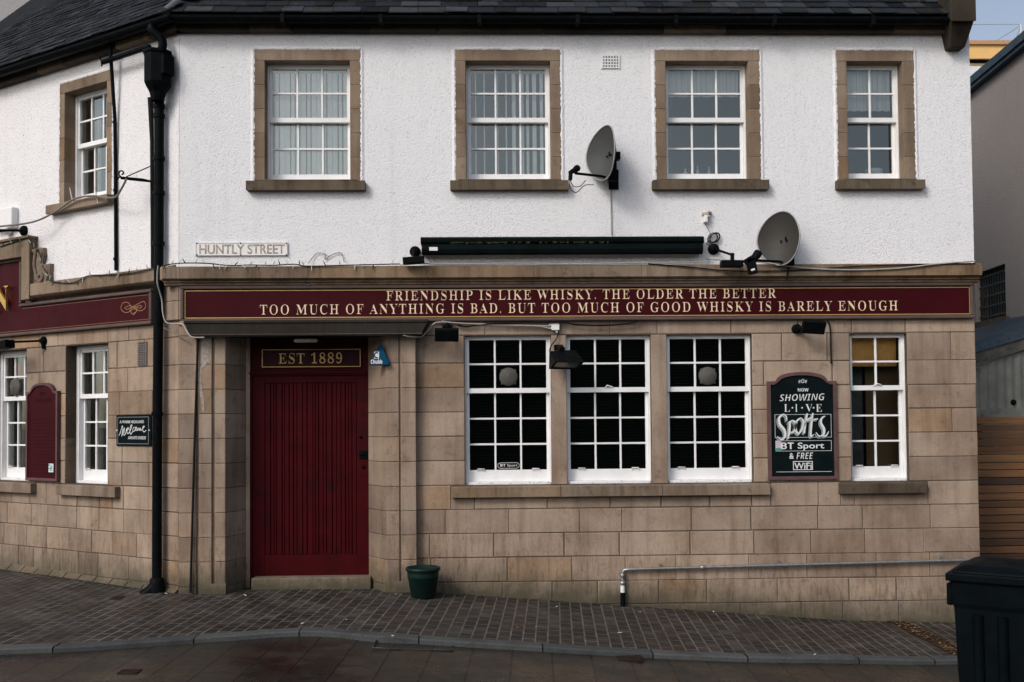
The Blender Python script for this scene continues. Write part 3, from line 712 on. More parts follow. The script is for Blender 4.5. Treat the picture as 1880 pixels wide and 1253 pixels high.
def slates(mb, fr, x0, x1, rows, own, rnd, wmin=.17, wmax=.30, lim=None):
    cs, sn = math.cos(PITCH), math.sin(PITCH)
    for j in range(rows):
        g = .155; u0 = j*g; x = x0 - rnd.uniform(0, .2)
        while x < x1:
            wd = rnd.uniform(wmin, wmax); ln = g+.10; lift = .022+rnd.uniform(0, .010); sag = rnd.uniform(-.006, .006)
            q = []
            for xx, uu, hh in ((x+.003, u0+sag, lift), (x+wd-.003, u0+sag+rnd.uniform(-.004, .004), lift), (x+wd-.003, u0+ln, .004), (x+.003, u0+ln, .004)):
                q.append((xx, -EDGE+uu*cs-hh*sn, zR0+uu*sn+hh*cs))
            e = [(a, b+.0, c-.011) for a, b, c in q[:2]]
            cen = fr @ Vector(((x+wd/2), -EDGE+(u0+g/2)*cs, 0)); hs = roof_h(cen)
            if (hs[own] <= hs[1-own]+.06) and (lim is None or lim(x+wd/2, u0)):
                t_ = min(1, max(0, rnd.gauss(.45, .25))); mb.quad(q, t_); mb.quad([e[0], e[1], q[1], q[0]], t_*.6)
            x += wd
mb = MB(); slates(mb, MAIN, XC-.1, S(1745, 10, .1), 14, 0, rn)
xg = S(1750, 10, .1)
V = [(XC-.12, -EDGE, zR0), (xg, -EDGE, zR0), (xg, 3.2, zR0+(3.2+EDGE)*tp_), (XC+.9, 3.2, zR0+(3.2+EDGE)*tp_)]; mb.quad(V, .1)
mb.quad([V[3], V[2], (xg, 7.2, zR0), (XC+.9, 7.2, zR0)], .1)
roof1 = obj('roof', mb, SLATE, PUB)
# left verge of the wing roof
def on_wing_roof(px, py):
    d = ray(px, py); inv = WING.inverted(); o = inv @ EYE; dd = inv.to_3x3() @ d
    t = (zR0 + EDGE*tp_ + o.y*tp_ - o.z)/(dd.z - dd.y*tp_); return o + dd*t
v0, v1 = on_wing_roof(0, 40), on_wing_roof(56, 0)
def vlim(x, u):
    yy = -EDGE+u*math.cos(PITCH); return x > v0.x + (v1.x-v0.x)*(yy-v0.y)/(v1.y-v0.y)
mb = MB(WING); slates(mb, WING, -5.2, .3, 26, 1, rn, .16, .27, vlim)
yt = 3.4; xa = v0.x + (v1.x-v0.x)*(-EDGE-v0.y)/(v1.y-v0.y); xb = v0.x + (v1.x-v0.x)*(yt-v0.y)/(v1.y-v0.y)
mb.quad([(xa, -EDGE, zR0), (.07, -EDGE, zR0), (-.75, yt, zR0+(yt+EDGE)*tp_), (xb, yt, zR0+(yt+EDGE)*tp_)], .1)
obj('roof', mb, SLATE, PUB)
mb = MB(); hp = []
bis = (Vector((0, 1, 0)) + Vector((sa, ca, 0))).normalized()
c0 = Vector((XC, 0, 0)); # corner of the eaves lines
for k_ in range(8):
    P = c0 - bis*(EDGE/bis.y) + bis*(k_*.35); hp.append((P.x, P.y, zR0 + (P.y+EDGE)*tp_ + .012))
mb.tube(hp, .045, 8); obj('hip_flashing', mb, LEAD, PUB)
# skew stones at the right gable
mb = MB(); kx0, kx1 = S(1738, 60, .12), S(1780, 45, .16)
zs0 = Z(85, 1757, .16); zs1 = Z(44, 1757, .16)
mb.raw([(kx0+.03, -.13, zs0), (kx1-.035, -.13, zs0), (kx1, -.27, zs1), (kx0-.02, -.27, zs1), (kx0+.03, .05, zs0), (kx1-.035, .05, zs0), (kx1, .05, zs1), (kx0-.02, .05, zs1)], [(0, 1, 2, 3), (1, 5, 6, 2), (4, 0, 3, 7), (0, 4, 5, 1)], .3)
for k_ in range(6):
    u0, u1 = k_*.62-.05, (k_+1)*.62-.055; cs, sn = math.cos(PITCH), math.sin(PITCH)
    P = []
    for uu in (u0, u1):
        yb, zb_ = -.27+uu*cs, zs1+uu*sn
        P += [(kx0-.04, yb, zb_), (kx1, yb, zb_), (kx1, yb-.0, zb_+.24), (kx0-.04, yb, zb_+.24)]
    mb.raw(P, [(0, 1, 2, 3), (7, 6, 5, 4), (0, 4, 5, 1), (1, 5, 6, 2), (2, 6, 7, 3), (3, 7, 4, 0)], rn.uniform(.2, .5))
obj('gable_coping', mb, DARKST, PUB, .01)

# --- rooms behind the glass
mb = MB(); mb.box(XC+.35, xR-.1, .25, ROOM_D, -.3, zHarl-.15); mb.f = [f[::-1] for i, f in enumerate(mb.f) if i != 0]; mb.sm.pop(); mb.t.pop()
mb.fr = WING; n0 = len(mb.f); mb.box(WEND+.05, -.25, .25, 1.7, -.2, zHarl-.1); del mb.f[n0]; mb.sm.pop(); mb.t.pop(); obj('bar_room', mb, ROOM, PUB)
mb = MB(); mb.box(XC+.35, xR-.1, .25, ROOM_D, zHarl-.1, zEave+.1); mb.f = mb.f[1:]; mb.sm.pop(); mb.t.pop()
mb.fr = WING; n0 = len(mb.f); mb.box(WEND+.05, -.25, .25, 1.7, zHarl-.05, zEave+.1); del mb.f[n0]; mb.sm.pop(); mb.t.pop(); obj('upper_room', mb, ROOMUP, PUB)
mb = MB(); mb.quad([(xR, 6, -1), (-8, 8.5, -1), (-8, 8.5, 6.2), (xR, 6, 6.2)]); mb.quad([(-7.44, 2.82, -1), (-8, 8.5, -1), (-8, 8.5, 6.2), (-7.44, 2.82, 6.2)]); obj('rear_wall', mb, GREYH, PUB)

# --- sash windows
def sash(mb, x0, x1, z0, z1, cols, rows, y, stile=.030, top=.026, bot=.05, bar=.019, th=.036):
    mb.box(x0, x0+stile, y, y+th, z0, z1); mb.box(x1-stile, x1, y, y+th, z0, z1)
    mb.box(x0+stile, x1-stile, y+.001, y+th-.001, z0, z0+bot); mb.box(x0+stile, x1-stile, y+.001, y+th-.001, z1-top, z1)
    gx0, gx1, gz0, gz1 = x0+stile, x1-stile, z0+bot, z1-top
    for i in range(1, cols): c = gx0+(gx1-gx0)*i/cols; mb.box(c-bar/2, c+bar/2, y+.004, y+th-.006, gz0, gz1)
    for j in range(1, rows):
        c = gz0+(gz1-gz0)*j/rows
        for i in range(cols):
            a = gx0+(gx1-gx0)*i/cols+(bar/2 if i else 0); b = gx0+(gx1-gx0)*(i+1)/cols-(bar/2 if i < cols-1 else 0); mb.box(a, b, y+.005, y+th-.007, c-bar/2, c+bar/2)
    return gx0, gx1, gz0, gz1
def window(fr, x0, x1, z0, z1, zm, cols, rt, rb, rec, fw=.03, botrail=.10, lifts=False):
    mb = MB(fr); mb.box(x0, x0+fw, rec, rec+.12, z0, z1); mb.box(x1-fw, x1, rec, rec+.12, z0, z1)
    mb.box(x0+fw, x1-fw, rec+.001, rec+.12, z1-fw*.9, z1); mb.box(x0+fw-.0, x1-fw, rec-.012, rec+.12, z0, z0+.028, .95)
    win = obj('window', mb, WHITE, PUB, .003)
    a, b = x0+fw+.001, x1-fw-.001
    m1 = MB(fr); g = sash(m1, a, b, zm-.02, z1-fw*.9-.001, cols, rt, rec+.014); obj('upper_sash', m1, WHITE, win, .002)
    m2 = MB(fr); g2 = sash(m2, a, b, z0+.029, zm+.018, cols, rb, rec+.055, bot=botrail, top=.036); obj('lower_sash', m2, WHITE, win, .002)
    for gg, yy in ((g, rec+.034), (g2, rec+.075)):
        m3 = MB(fr); n = len(m3.v); e = .008
        m3.quad([(gg[0]-e, yy, gg[2]-e), (gg[1]+e, yy, gg[2]-e), (gg[1]+e, yy, gg[3]+e), (gg[0]-e, yy, gg[3]+e)]); obj('pane', m3, GLASS, win)
    if lifts:
        for t in (.17, .83):
            c = a+(b-a)*t; m4 = MB(fr); y = rec+.05
            m4.tube([(c-.035, y, g2[2]-.012), (c-.035, y-.012, g2[2]+.012), (c+.035, y-.012, g2[2]+.012), (c+.035, y, g2[2]-.012)], .005, 6); obj('sash_lift', m4, WPLATE, win)
    return win, g, g2
RECU = .10
uwins = []
for i, q in enumerate(UW):
    x0, x1 = q['i']; zm = Z(221, 900, -RECU)
    win, g, g2 = window(MAIN, x0, x1, zUS, zUO, zm, q['cols'], 2, 2, RECU-.0, .018, .088)
    uwins.append((win, g, g2))
    mb = MB(); o0, o1 = q['o']; nj = 5
    for j in range(nj):
        a = zUS+(zUO-zUS)*j/nj; b = zUS+(zUO-zUS)*(j+1)/nj
        mb.block(o0+rn.uniform(-.005, .005), x0, .020, a, b, .30, .0006, .004, rn.uniform(.1, .8)); mb.block(x1, o1+rn.uniform(-.005, .005), .020, a, b, .30, .0006, .004, rn.uniform(.1, .8))
    mb.block(o0, o1, .021, zUO, zUT, .26, .0006, .004, rn.uniform(.5, .9)); obj('surround', mb, DRESS, win)
    mb = MB(); s0, s1 = q['s']; mb.prism([(s0, zUSb), (s1, zUSb), (s1, zUS-.006), (s0, zUS-.006)], -.09, .1); mb.box(s0+.08, s1-.08, -.084, .1, zUS-.007, zUS+.008); obj('sill', mb, SILLST, win, .008)
# blinds and curtains upstairs
def slats_v(win, g, g2, xs_, y=.27):
    mb = MB()
    for x, wd, yaw_ in xs_:
        dx, dy_ = wd/2*math.cos(yaw_), wd/2*math.sin(yaw_); mb.quad([(x-dx, y-dy_, g2[2]-.02), (x+dx, y+dy_, g2[2]-.02), (x+dx, y+dy_, g[3]+.02), (x-dx, y-dy_, g[3]+.02)], rn.random())
    mb.box(g[0]-.02, g[1]+.02, y-.02, y+.02, g[3]-.01, g[3]+.03); obj('blind', mb, VOILE, win)
w1, g, g2 = uwins[0]; n = 14; slats_v(w1, g, g2, [(g[0]+.02+(g[1]-g[0])*(k+.2)/n, .052 if k % 3 else .036, .2+.15*rn.random()) for k in range(n)], .197)
mb = MB(); mb.raw([(g[0]+.30, .30, g2[2]-.03), (g[0]+.42, .30, g2[2]-.03), (g[0]+.42, .30, g2[2]+.06), (g[0]+.30, .30, g2[2]+.12), (g[0]+.30, .45, g2[2]-.03), (g[0]+.42, .45, g2[2]-.03), (g[0]+.42, .45, g2[2]+.06), (g[0]+.30, .45, g2[2]+.12)], [(0, 1, 2, 3), (1, 5, 6, 2), (3, 2, 6, 7), (0, 3, 7, 4)]); obj('desk_box', mb, BLACK, w1)
w2, g, g2 = uwins[1]
slats_v(w2, g, g2, [(g[0]+.05, .012, 0), (g[0]+.14, .012, 0), (g[0]+.28, .012, 0), (g[0]+.37, .014, 0), (g[0]+.45, .04, .2), (g[0]+.53, .05, .2), (g[0]+.595, .03, .2), (g[0]+.665, .045, .2), (g[0]+.74, .035, .2), (g[0]+.79, .02, .2)], .197)
for k_, rows_ in ((2, 1.02), (3, 1.62)):
    w_, g, g2 = uwins[k_]; mb = MB(); zb_ = g[3]-(g[3]-g[2])/2*rows_; n = 24
    for i in range(n):
        a = g[0]+(g[1]-g[0])*i/n; b = g[0]+(g[1]-g[0])*(i+1)/n; ya, yb = (.205+.010*math.sin(j*1.5) for j in (i, i+1)); mb.quad([(a, ya, zb_), (b, yb, zb_), (b, yb, g[3]+.02), (a, ya, g[3]+.02)], .5, True)
    obj('curtain', mb, STRIPE, w_)
mb = MB(); w_, g, g2 = uwins[2]
for (x, h, r), lb in zip(((.20, .11, .028), (.33, .14, .016), (.45, .13, .020)), ('squat pale bottle behind the third upper window', 'thin tall pale bottle behind the third upper window', 'tapered pale bottle at the right of three behind the third upper window')):
    mb = MB(); mb.lathe((g[0]+x, .26, g2[2]-.03), (0, 0, 1), [(0, r), (h*.6, r), (h*.75, r*.4), (h, r*.4)], 12); tag(obj('bottle', mb, BOTTLE), lb, 'bottle', 'bottles behind the third upper window')
w_, g, g2 = uwins[3]; mb = MB(); mb.lathe((g[0]+.34, .30, g2[2]-.03), (0, 0, 1), [(0, .05), (.05, .085), (.10, .10), (.105, .095)], 16); tag(obj('bowl', mb, BOTTLE), 'pale bowl behind the narrow upper window at the right', 'bowl')
# wing upper window
def wing_dressing(win, i_, o_, zb, zt, zo, rnd):
    mb = MB(WING); nj = 5
    for j in range(nj):
        a = zb+(zo-zb)*j/nj; b = zb+(zo-zb)*(j+1)/nj
        mb.block(o_[0], i_[0], .02, a, b, .3, .0006, .004, rnd.uniform(.1, .8)); mb.block(i_[1], o_[1], .02, a, b, .3, .0006, .004, rnd.uniform(.1, .8))
    mb.block(o_[0], o_[1], .021, zo, zt, .3, .0006, .004, rnd.uniform(.5, .9)); obj('surround', mb, DRESS, win)
RECW = .115
win, g, g2 = window(WING, wUi[0], wUi[1], zUS, zUO, Z(221, 900, -RECU), 3, 2, 2, RECW, .03, .10)
wing_dressing(win, wUi, wUo, zUS, zUT, zUO, rn)
mb = MB(WING); mb.box(wUs[0], wUs[1], -.10, .1, zUSb, zUS-.004); obj('sill', mb, DRESS, win, .008)
mb = MB(WING)
for c0_, c1_ in ((g[0]-.02, g[0]+.09), (g[0]+.24, g[0]+.36)):
    n = 8
    for i in range(n):
        a = c0_+(c1_-c0_)*i/n; b = c0_+(c1_-c0_)*(i+1)/n; mb.quad([(a, .33+.015*math.sin(i*1.7), g2[2]-.05), (b, .33+.015*math.sin((i+1)*1.7), g2[2]-.05), (b, .33+.015*math.sin((i+1)*1.7), g[3]+.02), (a, .33+.015*math.sin(i*1.7), g[3]+.02)], .5, True)
obj('curtain', mb, simple('pale_curtain', (.42, .40, .35), .85), win)
# ground-floor windows
RECL = .055
def venetian(win, fr, g, g2, y, m=DARKBL):
    mb = MB(fr); z = g2[2]+.02
    while z < g[3]: mb.quad([(g[0]-.03, y-.008, z-.006), (g[1]+.03, y-.008, z-.006), (g[1]+.03, y+.008, z+.006), (g[0]-.03, y+.008, z+.006)], rn.random()); z += .032
    obj('blind', mb, m, win)
def fan(win, fr, x, z, y, r=.094):
    mb = MB(fr); mb.lathe((x, y, z), (0, -1, 0), [(-.03, r*.9), (0, r), (.012, r), (.018, r*.93), (.03, r*.5), (.036, .018), (.038, .0)], 28)
    for k_ in range(4):
        an = math.pi/4+k_*math.pi/2; mb.obox((x+math.cos(an)*r*.98, y-.004, z+math.sin(an)*r*.98), (1, 0, 0), (0, 1, 0), (0, 0, 1), .012, .008, .012)
    obj('extractor_fan', mb, FAN, win)
lwins = []
for i, q in enumerate(LW):
    zm = Z(717, 1100, -RECL); x0, x1 = q['i']
    win, g, g2 = window(MAIN, x0, x1, zLB, zLT, zm, q['cols'], 2, 3, RECL, .014, .118, True); lwins.append((win, g, g2))
    if i < 3: venetian(win, MAIN, g, g2, .26)
    if i in (0, 2):
        fx, fz = A(933.5 if i == 0 else 1300, 692 if i == 0 else 690.5, -RECL); fan(win, MAIN, fx, fz, RECL+.025)
    else:
        m4 = MB(); c = (g[0]+g[1])/2; m4.tube([(c-.03, RECL+.008, g[2]-.005), (c-.012, RECL-.004, g[2]+.02), (c+.02, RECL-.004, g[2]+.012), (c+.05, RECL+.008, g[2]+.002)], .006, 6); obj('sash_catch', m4, WPLATE, win)
win, g, g2 = lwins[3]
mb = MB(); zb_ = Z(673, 1610, -.2); mb.quad([(g[0]-.02, .21, zb_), (g[1]+.02, .21, zb_), (g[1]+.02, .21, g[3]+.02), (g[0]-.02, .21, g[3]+.02)]); mb.box(g[0]-.02, g[1]+.02, .20, .206, zb_+.0, zb_+.04); obj('blind', mb, OCHRE, win)
mb = MB(); mb.box((g[0]+g[1])/2+.02, g[1]+.3, .42, .44, .2, zb_); obj('room_screen', mb, BROWNROOM, win)
mb = MB(); mb.box(g[0]-.3, (g[0]+g[1])/2+.0, .46, .48, .2, zb_); obj('side_curtain', mb, simple('grey_green_drape', (.10, .115, .11), .9, 0, .4, 6), win)
mb = MB(); p0, p1 = A(914, 860.5, -RECL-.05), A(953.5, 850, -RECL-.05); y = RECL+.07; xs0, xs1, zs0_, zs1_ = p0[0], p1[0], p0[1], p1[1]; r_ = (zs1_-zs0_)/2
rr = [(xs0+r_+r_*math.cos(math.pi/2+math.pi*k/8), zs0_+r_+r_*math.sin(math.pi/2+math.pi*k/8)) for k in range(9)] + [(xs1-r_+r_*math.cos(-math.pi/2+math.pi*k/8), zs0_+r_+r_*math.sin(-math.pi/2+math.pi*k/8)) for k in range(9)]
stroke(mb, rr+[rr[0]], .004, -y, .001, 1); text_into(mb, sansb('BT')+' Sport', xs0+.025, xs1-.02, zs0_+.010, zs1_-.012, -y, 0, .001); obj('window_sticker', mb, CHALKW, lwins[0][0])
# sills downstairs
for px0, px1, cuts in ((828, 1415, (1030, 1217)), (1543, 1703, ())):
    mb = MB(); e = [S(p, 900, .07) for p in (px0, *cuts, px1)]
    for a, b in zip(e, e[1:]): mb.raw(*(lambda a, b: ([(a, -.075, zLS), (b, -.075, zLS), (b, -.075, zLB-.015), (a, -.075, zLB-.015), (a, .12, zLB+.006), (b, .12, zLB+.006), (a, .12, zLS), (b, .12, zLS)], [(0, 1, 2, 3), (3, 2, 5, 4), (0, 3, 4, 6), (1, 7, 5, 2), (0, 6, 7, 1)]))(a+.002, b-.002), rn.uniform(.3, .7))
    obj('window_sill', mb, LSILL if cuts else SILLST, PUB, .005)
for i_, gid in ((wLi, 0), (wL2, 1)):
    win, g, g2 = window(WING, i_[0], i_[1], wL_B, wL_T, Z(717, 1100, -RECL), 3, 2, 3, .13, .05, .12, True)
    mb = MB(WING); a, b = (cw(102, 895, .07)[0], cw(211, 900, .07)[0]) if gid == 0 else (i_[0]-.1, cw(57, 890, .07)[0]); mb.box(a, b, -.075, .15, zLS, zLB-.008); obj('sill', mb, LSILL, win, .006)
    mb = MB(WING); n = 8
    for i in range(n):
        a = g[0]-.02+.13*i/n; b = g[0]-.02+.13*(i+1)/n; mb.quad([(a, .33+.015*math.sin(i*1.7), g2[2]-.05), (b, .33+.015*math.sin((i+1)*1.7), g2[2]-.05), (b, .33+.015*math.sin((i+1)*1.7), g[3]+.02), (a, .33+.015*math.sin(i*1.7), g[3]+.02)], .5, True)
    obj('curtain', mb, CURT, win)
    if gid == 1:
        fx, fz = A(29, 711, -.13, WING); fan(win, WING, fx, fz, .13, .10)
        mb = MB(WING); a, z_ = A(37, 682, -.24, WING); mb.box(a-.025, a+.02, .23, .26, z_-.05, z_+.08); obj('red_flag', mb, RED, win)
    # stone reveals of the wing openings
    for xx in i_:
        mb = MB(WING)
        for c, d in zip(CZ, CZ[1:]):
            c_, d_ = max(c, wL_B), min(d, wL_T)
            if d_-c_ > .03:
                mb.raw([(xx, 0.0, c_+.002), (xx, .25, c_+.002), (xx, .25, d_-.002), (xx, 0.0, d_-.002)], [(0, 1, 2, 3)], rn.uniform(.2, .6))
        obj('reveal', mb, STONE, win)

# --- rainwater goods on the wing
mb = MB(WING); hx, hz0 = A(291, 155, .14, WING); hz1 = A(291, 97, .14, WING)[1]; hz2 = A(291, 187, .14, WING)[1]
zp_b = G(-3.3, -.1)
px_t, px_b = A(292, 300, .09, WING)[0], A(288, 1050, .09, WING)[0]
mb.tube([(px_t, -.09, hz2+.04), (px_t, -.09, 3.2), (px_b, -.09, 1.5), (px_b, -.09, .06)], .048, 14)
pipe = obj('downpipe', mb, BLACKP, PUB)
def octo(r, ry): return [(r*math.cos(math.pi/8+k*math.pi/4), ry*math.sin(math.pi/8+k*math.pi/4)) for k in range(8)]
mb = MB(WING); prev = None
for z_, r in ((hz2, .06), (hz2+.03, .07), ((hz2+hz0)/2, .085), (hz0-.02, .125), (hz0, .135), (hz0+.01, .135), (hz1-.03, .135), (hz1-.028, .15), (hz1, .15), (hz1, .12), (hz1-.1, .11)):
    cur = [(hx+a, -.15+b, z_) for a, b in octo(r, r)]
    if prev: mb.raw(prev+cur, [(k, (k+1) % 8, 8+(k+1) % 8, 8+k) for k in range(8)])
    prev = cur
mb.raw(prev, [tuple(range(8))]); mb.box(hx+.12, hx+.165, -.21, -.08, hz0+.07, hz1-.06); obj('hopper', mb, BLACKP, pipe)
for py in (196, 214, 292, 355, 448, 760):
    mb = MB(WING); z_ = A(290, py, .09, WING)[1]; t_ = px_t if py < 500 else px_b; mb.lathe((t_, -.09, z_-.02), (0, 0, 1), [(0, .049), (.0, .058), (.04, .058), (.04, .049)], 14, False); obj('pipe_collar', mb, BLACKP, pipe)
mb = MB(WING); mb.lathe((px_b, -.09, .0), (0, 0, 1), [(-.12, .085), (.05, .085), (.09, .07), (.14, .07), (.16, .05)], 14); mb.tube([(px_b, -.09, .1), (px_b-.03, -.14, .03), (px_b-.08, -.2, -.02)], .06, 10, 3); obj('pipe_shoe', mb, BLACKP, pipe)
mb = MB(WING); mb.tube([(hx-.02, -.2, zG-.03), (hx-.01, -.21, zG-.08), (hx+.07, -.15, hz1+.10), (hx+.05, -.15, hz1-.02)], .045, 10, 4); obj('gutter_outlet', mb, BLACKP, pipe)
mb = MB(WING); q = lambda px, py, o: (A(px, py, o, WING)[0], -o, A(px, py, o, WING)[1])
mb.tube([q(202, 60, .12), q(203.5, 105, .12), q(211, 220, .05), q(212, 300, .035), q(213, 497, .035)], .019, 8)
for py in (225, 350, 476): mb.lathe(Vector(q(211.5 if py < 300 else 212.5, py, .04)), (0, -1, 0), [(0, .024), (.02, .02)], 8)
obj('waste_pipe', mb, BLACKP, PUB)
mb = MB(WING); a, b = q(188, 115, .14), q(275, 86, .14)
mb.tube([a, b], .028, 4); mb.tube([q(181, 103, .14), q(186, 112, .14), a], .008, 6, 3); mb.tube([q(186, 122, .14), q(189, 116, .14), a], .008, 6, 3); mb.tube([b, q(270, 96, .1)], .02, 6)
obj('gutter_strut', mb, BLACKP, PUB)
mb = MB(WING); mb.tube([q(276, 180, .06), q(279, 260, .05), q(280, 497, .04)], [.028, .02, .017], 8); obj('earth_conduit', mb, CONDG, PUB)

# ================================================================ SIGNS
# long fascia board
FO = .05
fx0, fx1 = S(331, 555, FO), S(1788, 555, FO); fz0, fz1 = Z(589.5, 940, FO), Z(522.5, 940, FO)
T = thing('fascia_sign', 'long maroon fascia sign with whisky verse in cream capitals above the door', 'sign', ((fx0+fx1)/2, 0, fz0))
mb = MB(); mb.box(fx0+.03, fx1-.03, -.034, .0, fz0+.03, fz1-.03); obj('panel', mb, MAROON, T)
mb = MB(); fwid = .034
mb.box(fx0, fx1, -FO-.012, .0, fz1-fwid, fz1); mb.box(fx0, fx1, -FO-.012, .0, fz0, fz0+fwid); mb.box(fx0, fx0+fwid, -FO-.01, .0, fz0+fwid, fz1-fwid); mb.box(fx1-fwid, fx1, -FO-.01, .0, fz0+fwid, fz1-fwid)
for px in (565, 1071, 1345): c = S(px, 524, FO); mb.box(c-.03, c+.03, -FO-.02, -FO, fz1-.012, fz1+.012)
obj('frame', mb, SIGNFR, T, .01)
mb = MB(); mb.ring(S(339, 555, .035), S(1781, 555, .035), Z(582, 940, .035), Z(531, 940, .035), .0085, -.037, -.035); obj('gold_border', mb, GOLD, T)
def verse(s, ax, ay, bx, by, h):
    mb = MB(); x0, z0 = A(ax, ay, .036); x1, z1 = A(bx, by, .036); text_into(mb, serif(s), x0, x1, z0, z0+h, .0345, 0, .003, 0, z1-z0, 1.2, (0.0, .655), .034); obj('lettering', mb, CREAM, T)
verse('FRIENDSHIP IS LIKE WHISKY, THE OLDER THE BETTER', 709.5, 552, 1425, 547.2, .093)
verse('TOO MUCH OF ANYTHING IS BAD, BUT TOO MUCH OF GOOD WHISKY IS BARELY ENOUGH', 477, 578, 1648, 570, .095)
# wing fascia, stepped
T = thing('wing_fascia_sign', 'stepped maroon fascia sign with large gold N on the angled left front', 'sign', tuple(WING @ Vector((-1.6, 0, cw(278, 595, .05)[1]))))
wx1 = cw(278, 560, .05)[0]; wz0 = (cw(278, 595, .05)[1]+cw(0, 619.6, .05)[1])/2; wz1 = (cw(278, 528, .05)[1]+cw(40, 560, .05)[1])/2; wx_m = cw(39, 520, .05)[0]; wz2 = (cw(0, 481, .05)[1]+cw(38, 473, .05)[1])/2
mb = MB(WING); mb.box(WEND, wx1-.02, -.034, 0, wz0+.02, wz1-.02); mb.box(WEND, wx_m-.02, -.034, 0, wz1-.02, wz2-.02); obj('panel', mb, MAROON, T)
mb = MB(WING); f_ = .036; mb.box(WEND, wx1, -.062, 0, wz0, wz0+f_); mb.box(wx1-f_, wx1, -.06, 0, wz0+f_, wz1-f_); mb.box(wx_m-f_, wx1, -.062, 0, wz1-f_, wz1); mb.box(wx_m-f_, wx_m, -.06, 0, wz1, wz2-f_); mb.box(WEND, wx_m, -.062, 0, wz2-f_, wz2); obj('frame', mb, SIGNFR, T, .012)
mb = MB(WING); gl = .055
for s_ in (((WEND, wz0+gl), (wx1-gl, wz0+gl)), ((wx1-gl, wz0+gl), (wx1-gl, wz1-gl)), ((wx1-gl, wz1-gl), (wx_m-.01, wz1-gl))): stroke(mb, s_, .006, .0345, .001, 1)
obj('gold_border', mb, simple('dull_gold', (.16, .07, .03), .45), T)
mb = MB(WING); nx1, nz1 = cw(19, 525, .06); nz0 = cw(15, 571, .06)[1]; text_into(mb, serif('N'), nx1-.30, nx1, nz0, nz1, .06, 0, .03, 0, 0, 1, None, .03); obj('letter', mb, GOLDRAISED, T)
mb = MB(WING); q2 = lambda px, py: cw(px, py, .036)
fl = [q2(*p) for p in ((245, 576), (252, 569), (240, 562), (231, 564), (229, 566), (234, 568), (250, 560), (262, 554), (267, 558), (266, 566), (258, 571), (248, 568), (241, 563), (235, 556), (227, 556), (222, 563), (224, 571), (234, 574), (250, 564), (257, 561), (260, 564), (255, 566), (245, 562))]
stroke(mb, fl, .006, .0345, .001, 5); stroke(mb, [q2(*p) for p in ((238, 570), (245, 578), (251, 569), (245, 564), (238, 570))], .006, .0345, .001, 3); obj('flourish', mb, simple('antique_gold', (.30, .16, .06), .45), T)
# street name plate
a, b = A(359, 470.5, .02), A(528.5, 445.5, .02)
T = thing('street_sign', 'white street name plate reading Huntly Street on the harled wall', 'sign', ((a[0]+b[0])/2, 0, a[1]))
mb = MB(); mb.box(a[0], b[0], -.03, -.012, a[1], b[1]); obj('plate', mb, WPLATE, T, .004)
mb = MB(); mb.ring(a[0]+.003, b[0]-.003, a[1]+.003, b[1]-.003, .006, -.0335, -.0305); obj('rim', mb, simple('pale_rim', (.55, .54, .53), .6), T)
mb = MB(); text_into(mb, 'HUNTLY STREET', S(366, 458, .03), S(523, 458, .03), Z(466.5, 440, .03), Z(449, 440, .03), .0302, .012, .003, 0, .0); obj('lettering', mb, WORNLET, T)
for px, py in ((361.5, 447), (442, 447), (526, 447), (361.5, 468.5), (442, 468.5), (526, 468.5)):
    mb = MB(); c = A(px, py, .03); mb.lathe((c[0], -.030, c[1]), (0, -1, 0), [(0, .009), (.005, .006)], 8); obj('screw', mb, BLACK, T)
# chalkboard
def board(fr, px_l, px_r, py_top, py_sh, py_b, off0, depth, fmat, pmat, name, label, cat, fwd, arch):
    x0, zb_ = A(px_l, py_b, depth, fr); x1 = A(px_r, py_b, depth, fr)[0]; pm = (px_l+px_r)/2
    zt, zs_ = A(pm, py_top, depth, fr)[1], A(pm, py_sh, depth, fr)[1]
    T = thing(name, label, cat, tuple(fr @ Vector(((x0+x1)/2, 0, zb_))))
    def outline(i):
        wd = x1-x0; sh = wd*arch; o = [(x0+i, zb_+i), (x1-i, zb_+i), (x1-i, zs_-i)]
        c0, c1 = x0+sh, x1-sh; o += [(c1+i*.6-.0, zs_-i), (c1-i*.2-.01, zs_-i+.022)]
        n = 12; R_ = (c1-c0)/2-.02
        for k in range(1, n): an = math.pi*k/n; o.append(((c0+c1)/2+(R_-i*.3)*math.cos(an), zs_-i+.022+(zt-zs_-.022)*math.sin(an)**.9))
        o += [(c0+i*.2+.01, zs_-i+.022), (c0-i*.6, zs_-i), (x0+i, zs_-i)]; return o
    O, I = outline(0), outline(fwd); n = len(O); mb = MB(fr)
    P = [(a, -depth, b) for a, b in O]+[(a, -depth, b) for a, b in I]+[(a, 0, b) for a, b in O]+[(a, -depth+.015, b) for a, b in I]
    for i in range(n):
        j = (i+1) % n; mb.raw([P[i], P[j], P[n+j], P[n+i], P[2*n+i], P[2*n+j], P[3*n+i], P[3*n+j]], [(0, 1, 2, 3), (4, 5, 1, 0), (3, 2, 7, 6)])
    obj('frame', mb, fmat, T, .003)
    mb = MB(fr); mb.raw([(a, -depth+.014, b) for a, b in outline(fwd-.004)], [tuple(range(n))]); obj('panel', mb, pmat, T)
    return T, depth-.0135
T, bo = board(MAIN, 1411.5, 1539.5, 683, 700, 882, 0, .035, BOARDFR, CHALK, 'chalkboard_sign', 'arched black chalkboard advertising live sports in white lettering between windows', 'sign', .036, .13)
PB = lambda x, y: A(1400+x/5.219, 660+y/5.219, bo)
def btext(mb, s, x0, y0, x1, y1, thin=0, shear=0, rise=0): a = PB(x0, y1); b = PB(x1, y0); m_ = MB(); text_into(m_, s, a[0], b[0], a[1], b[1], bo, thin, .001, shear, rise); obj('lettering', m_, CHALKW, T)
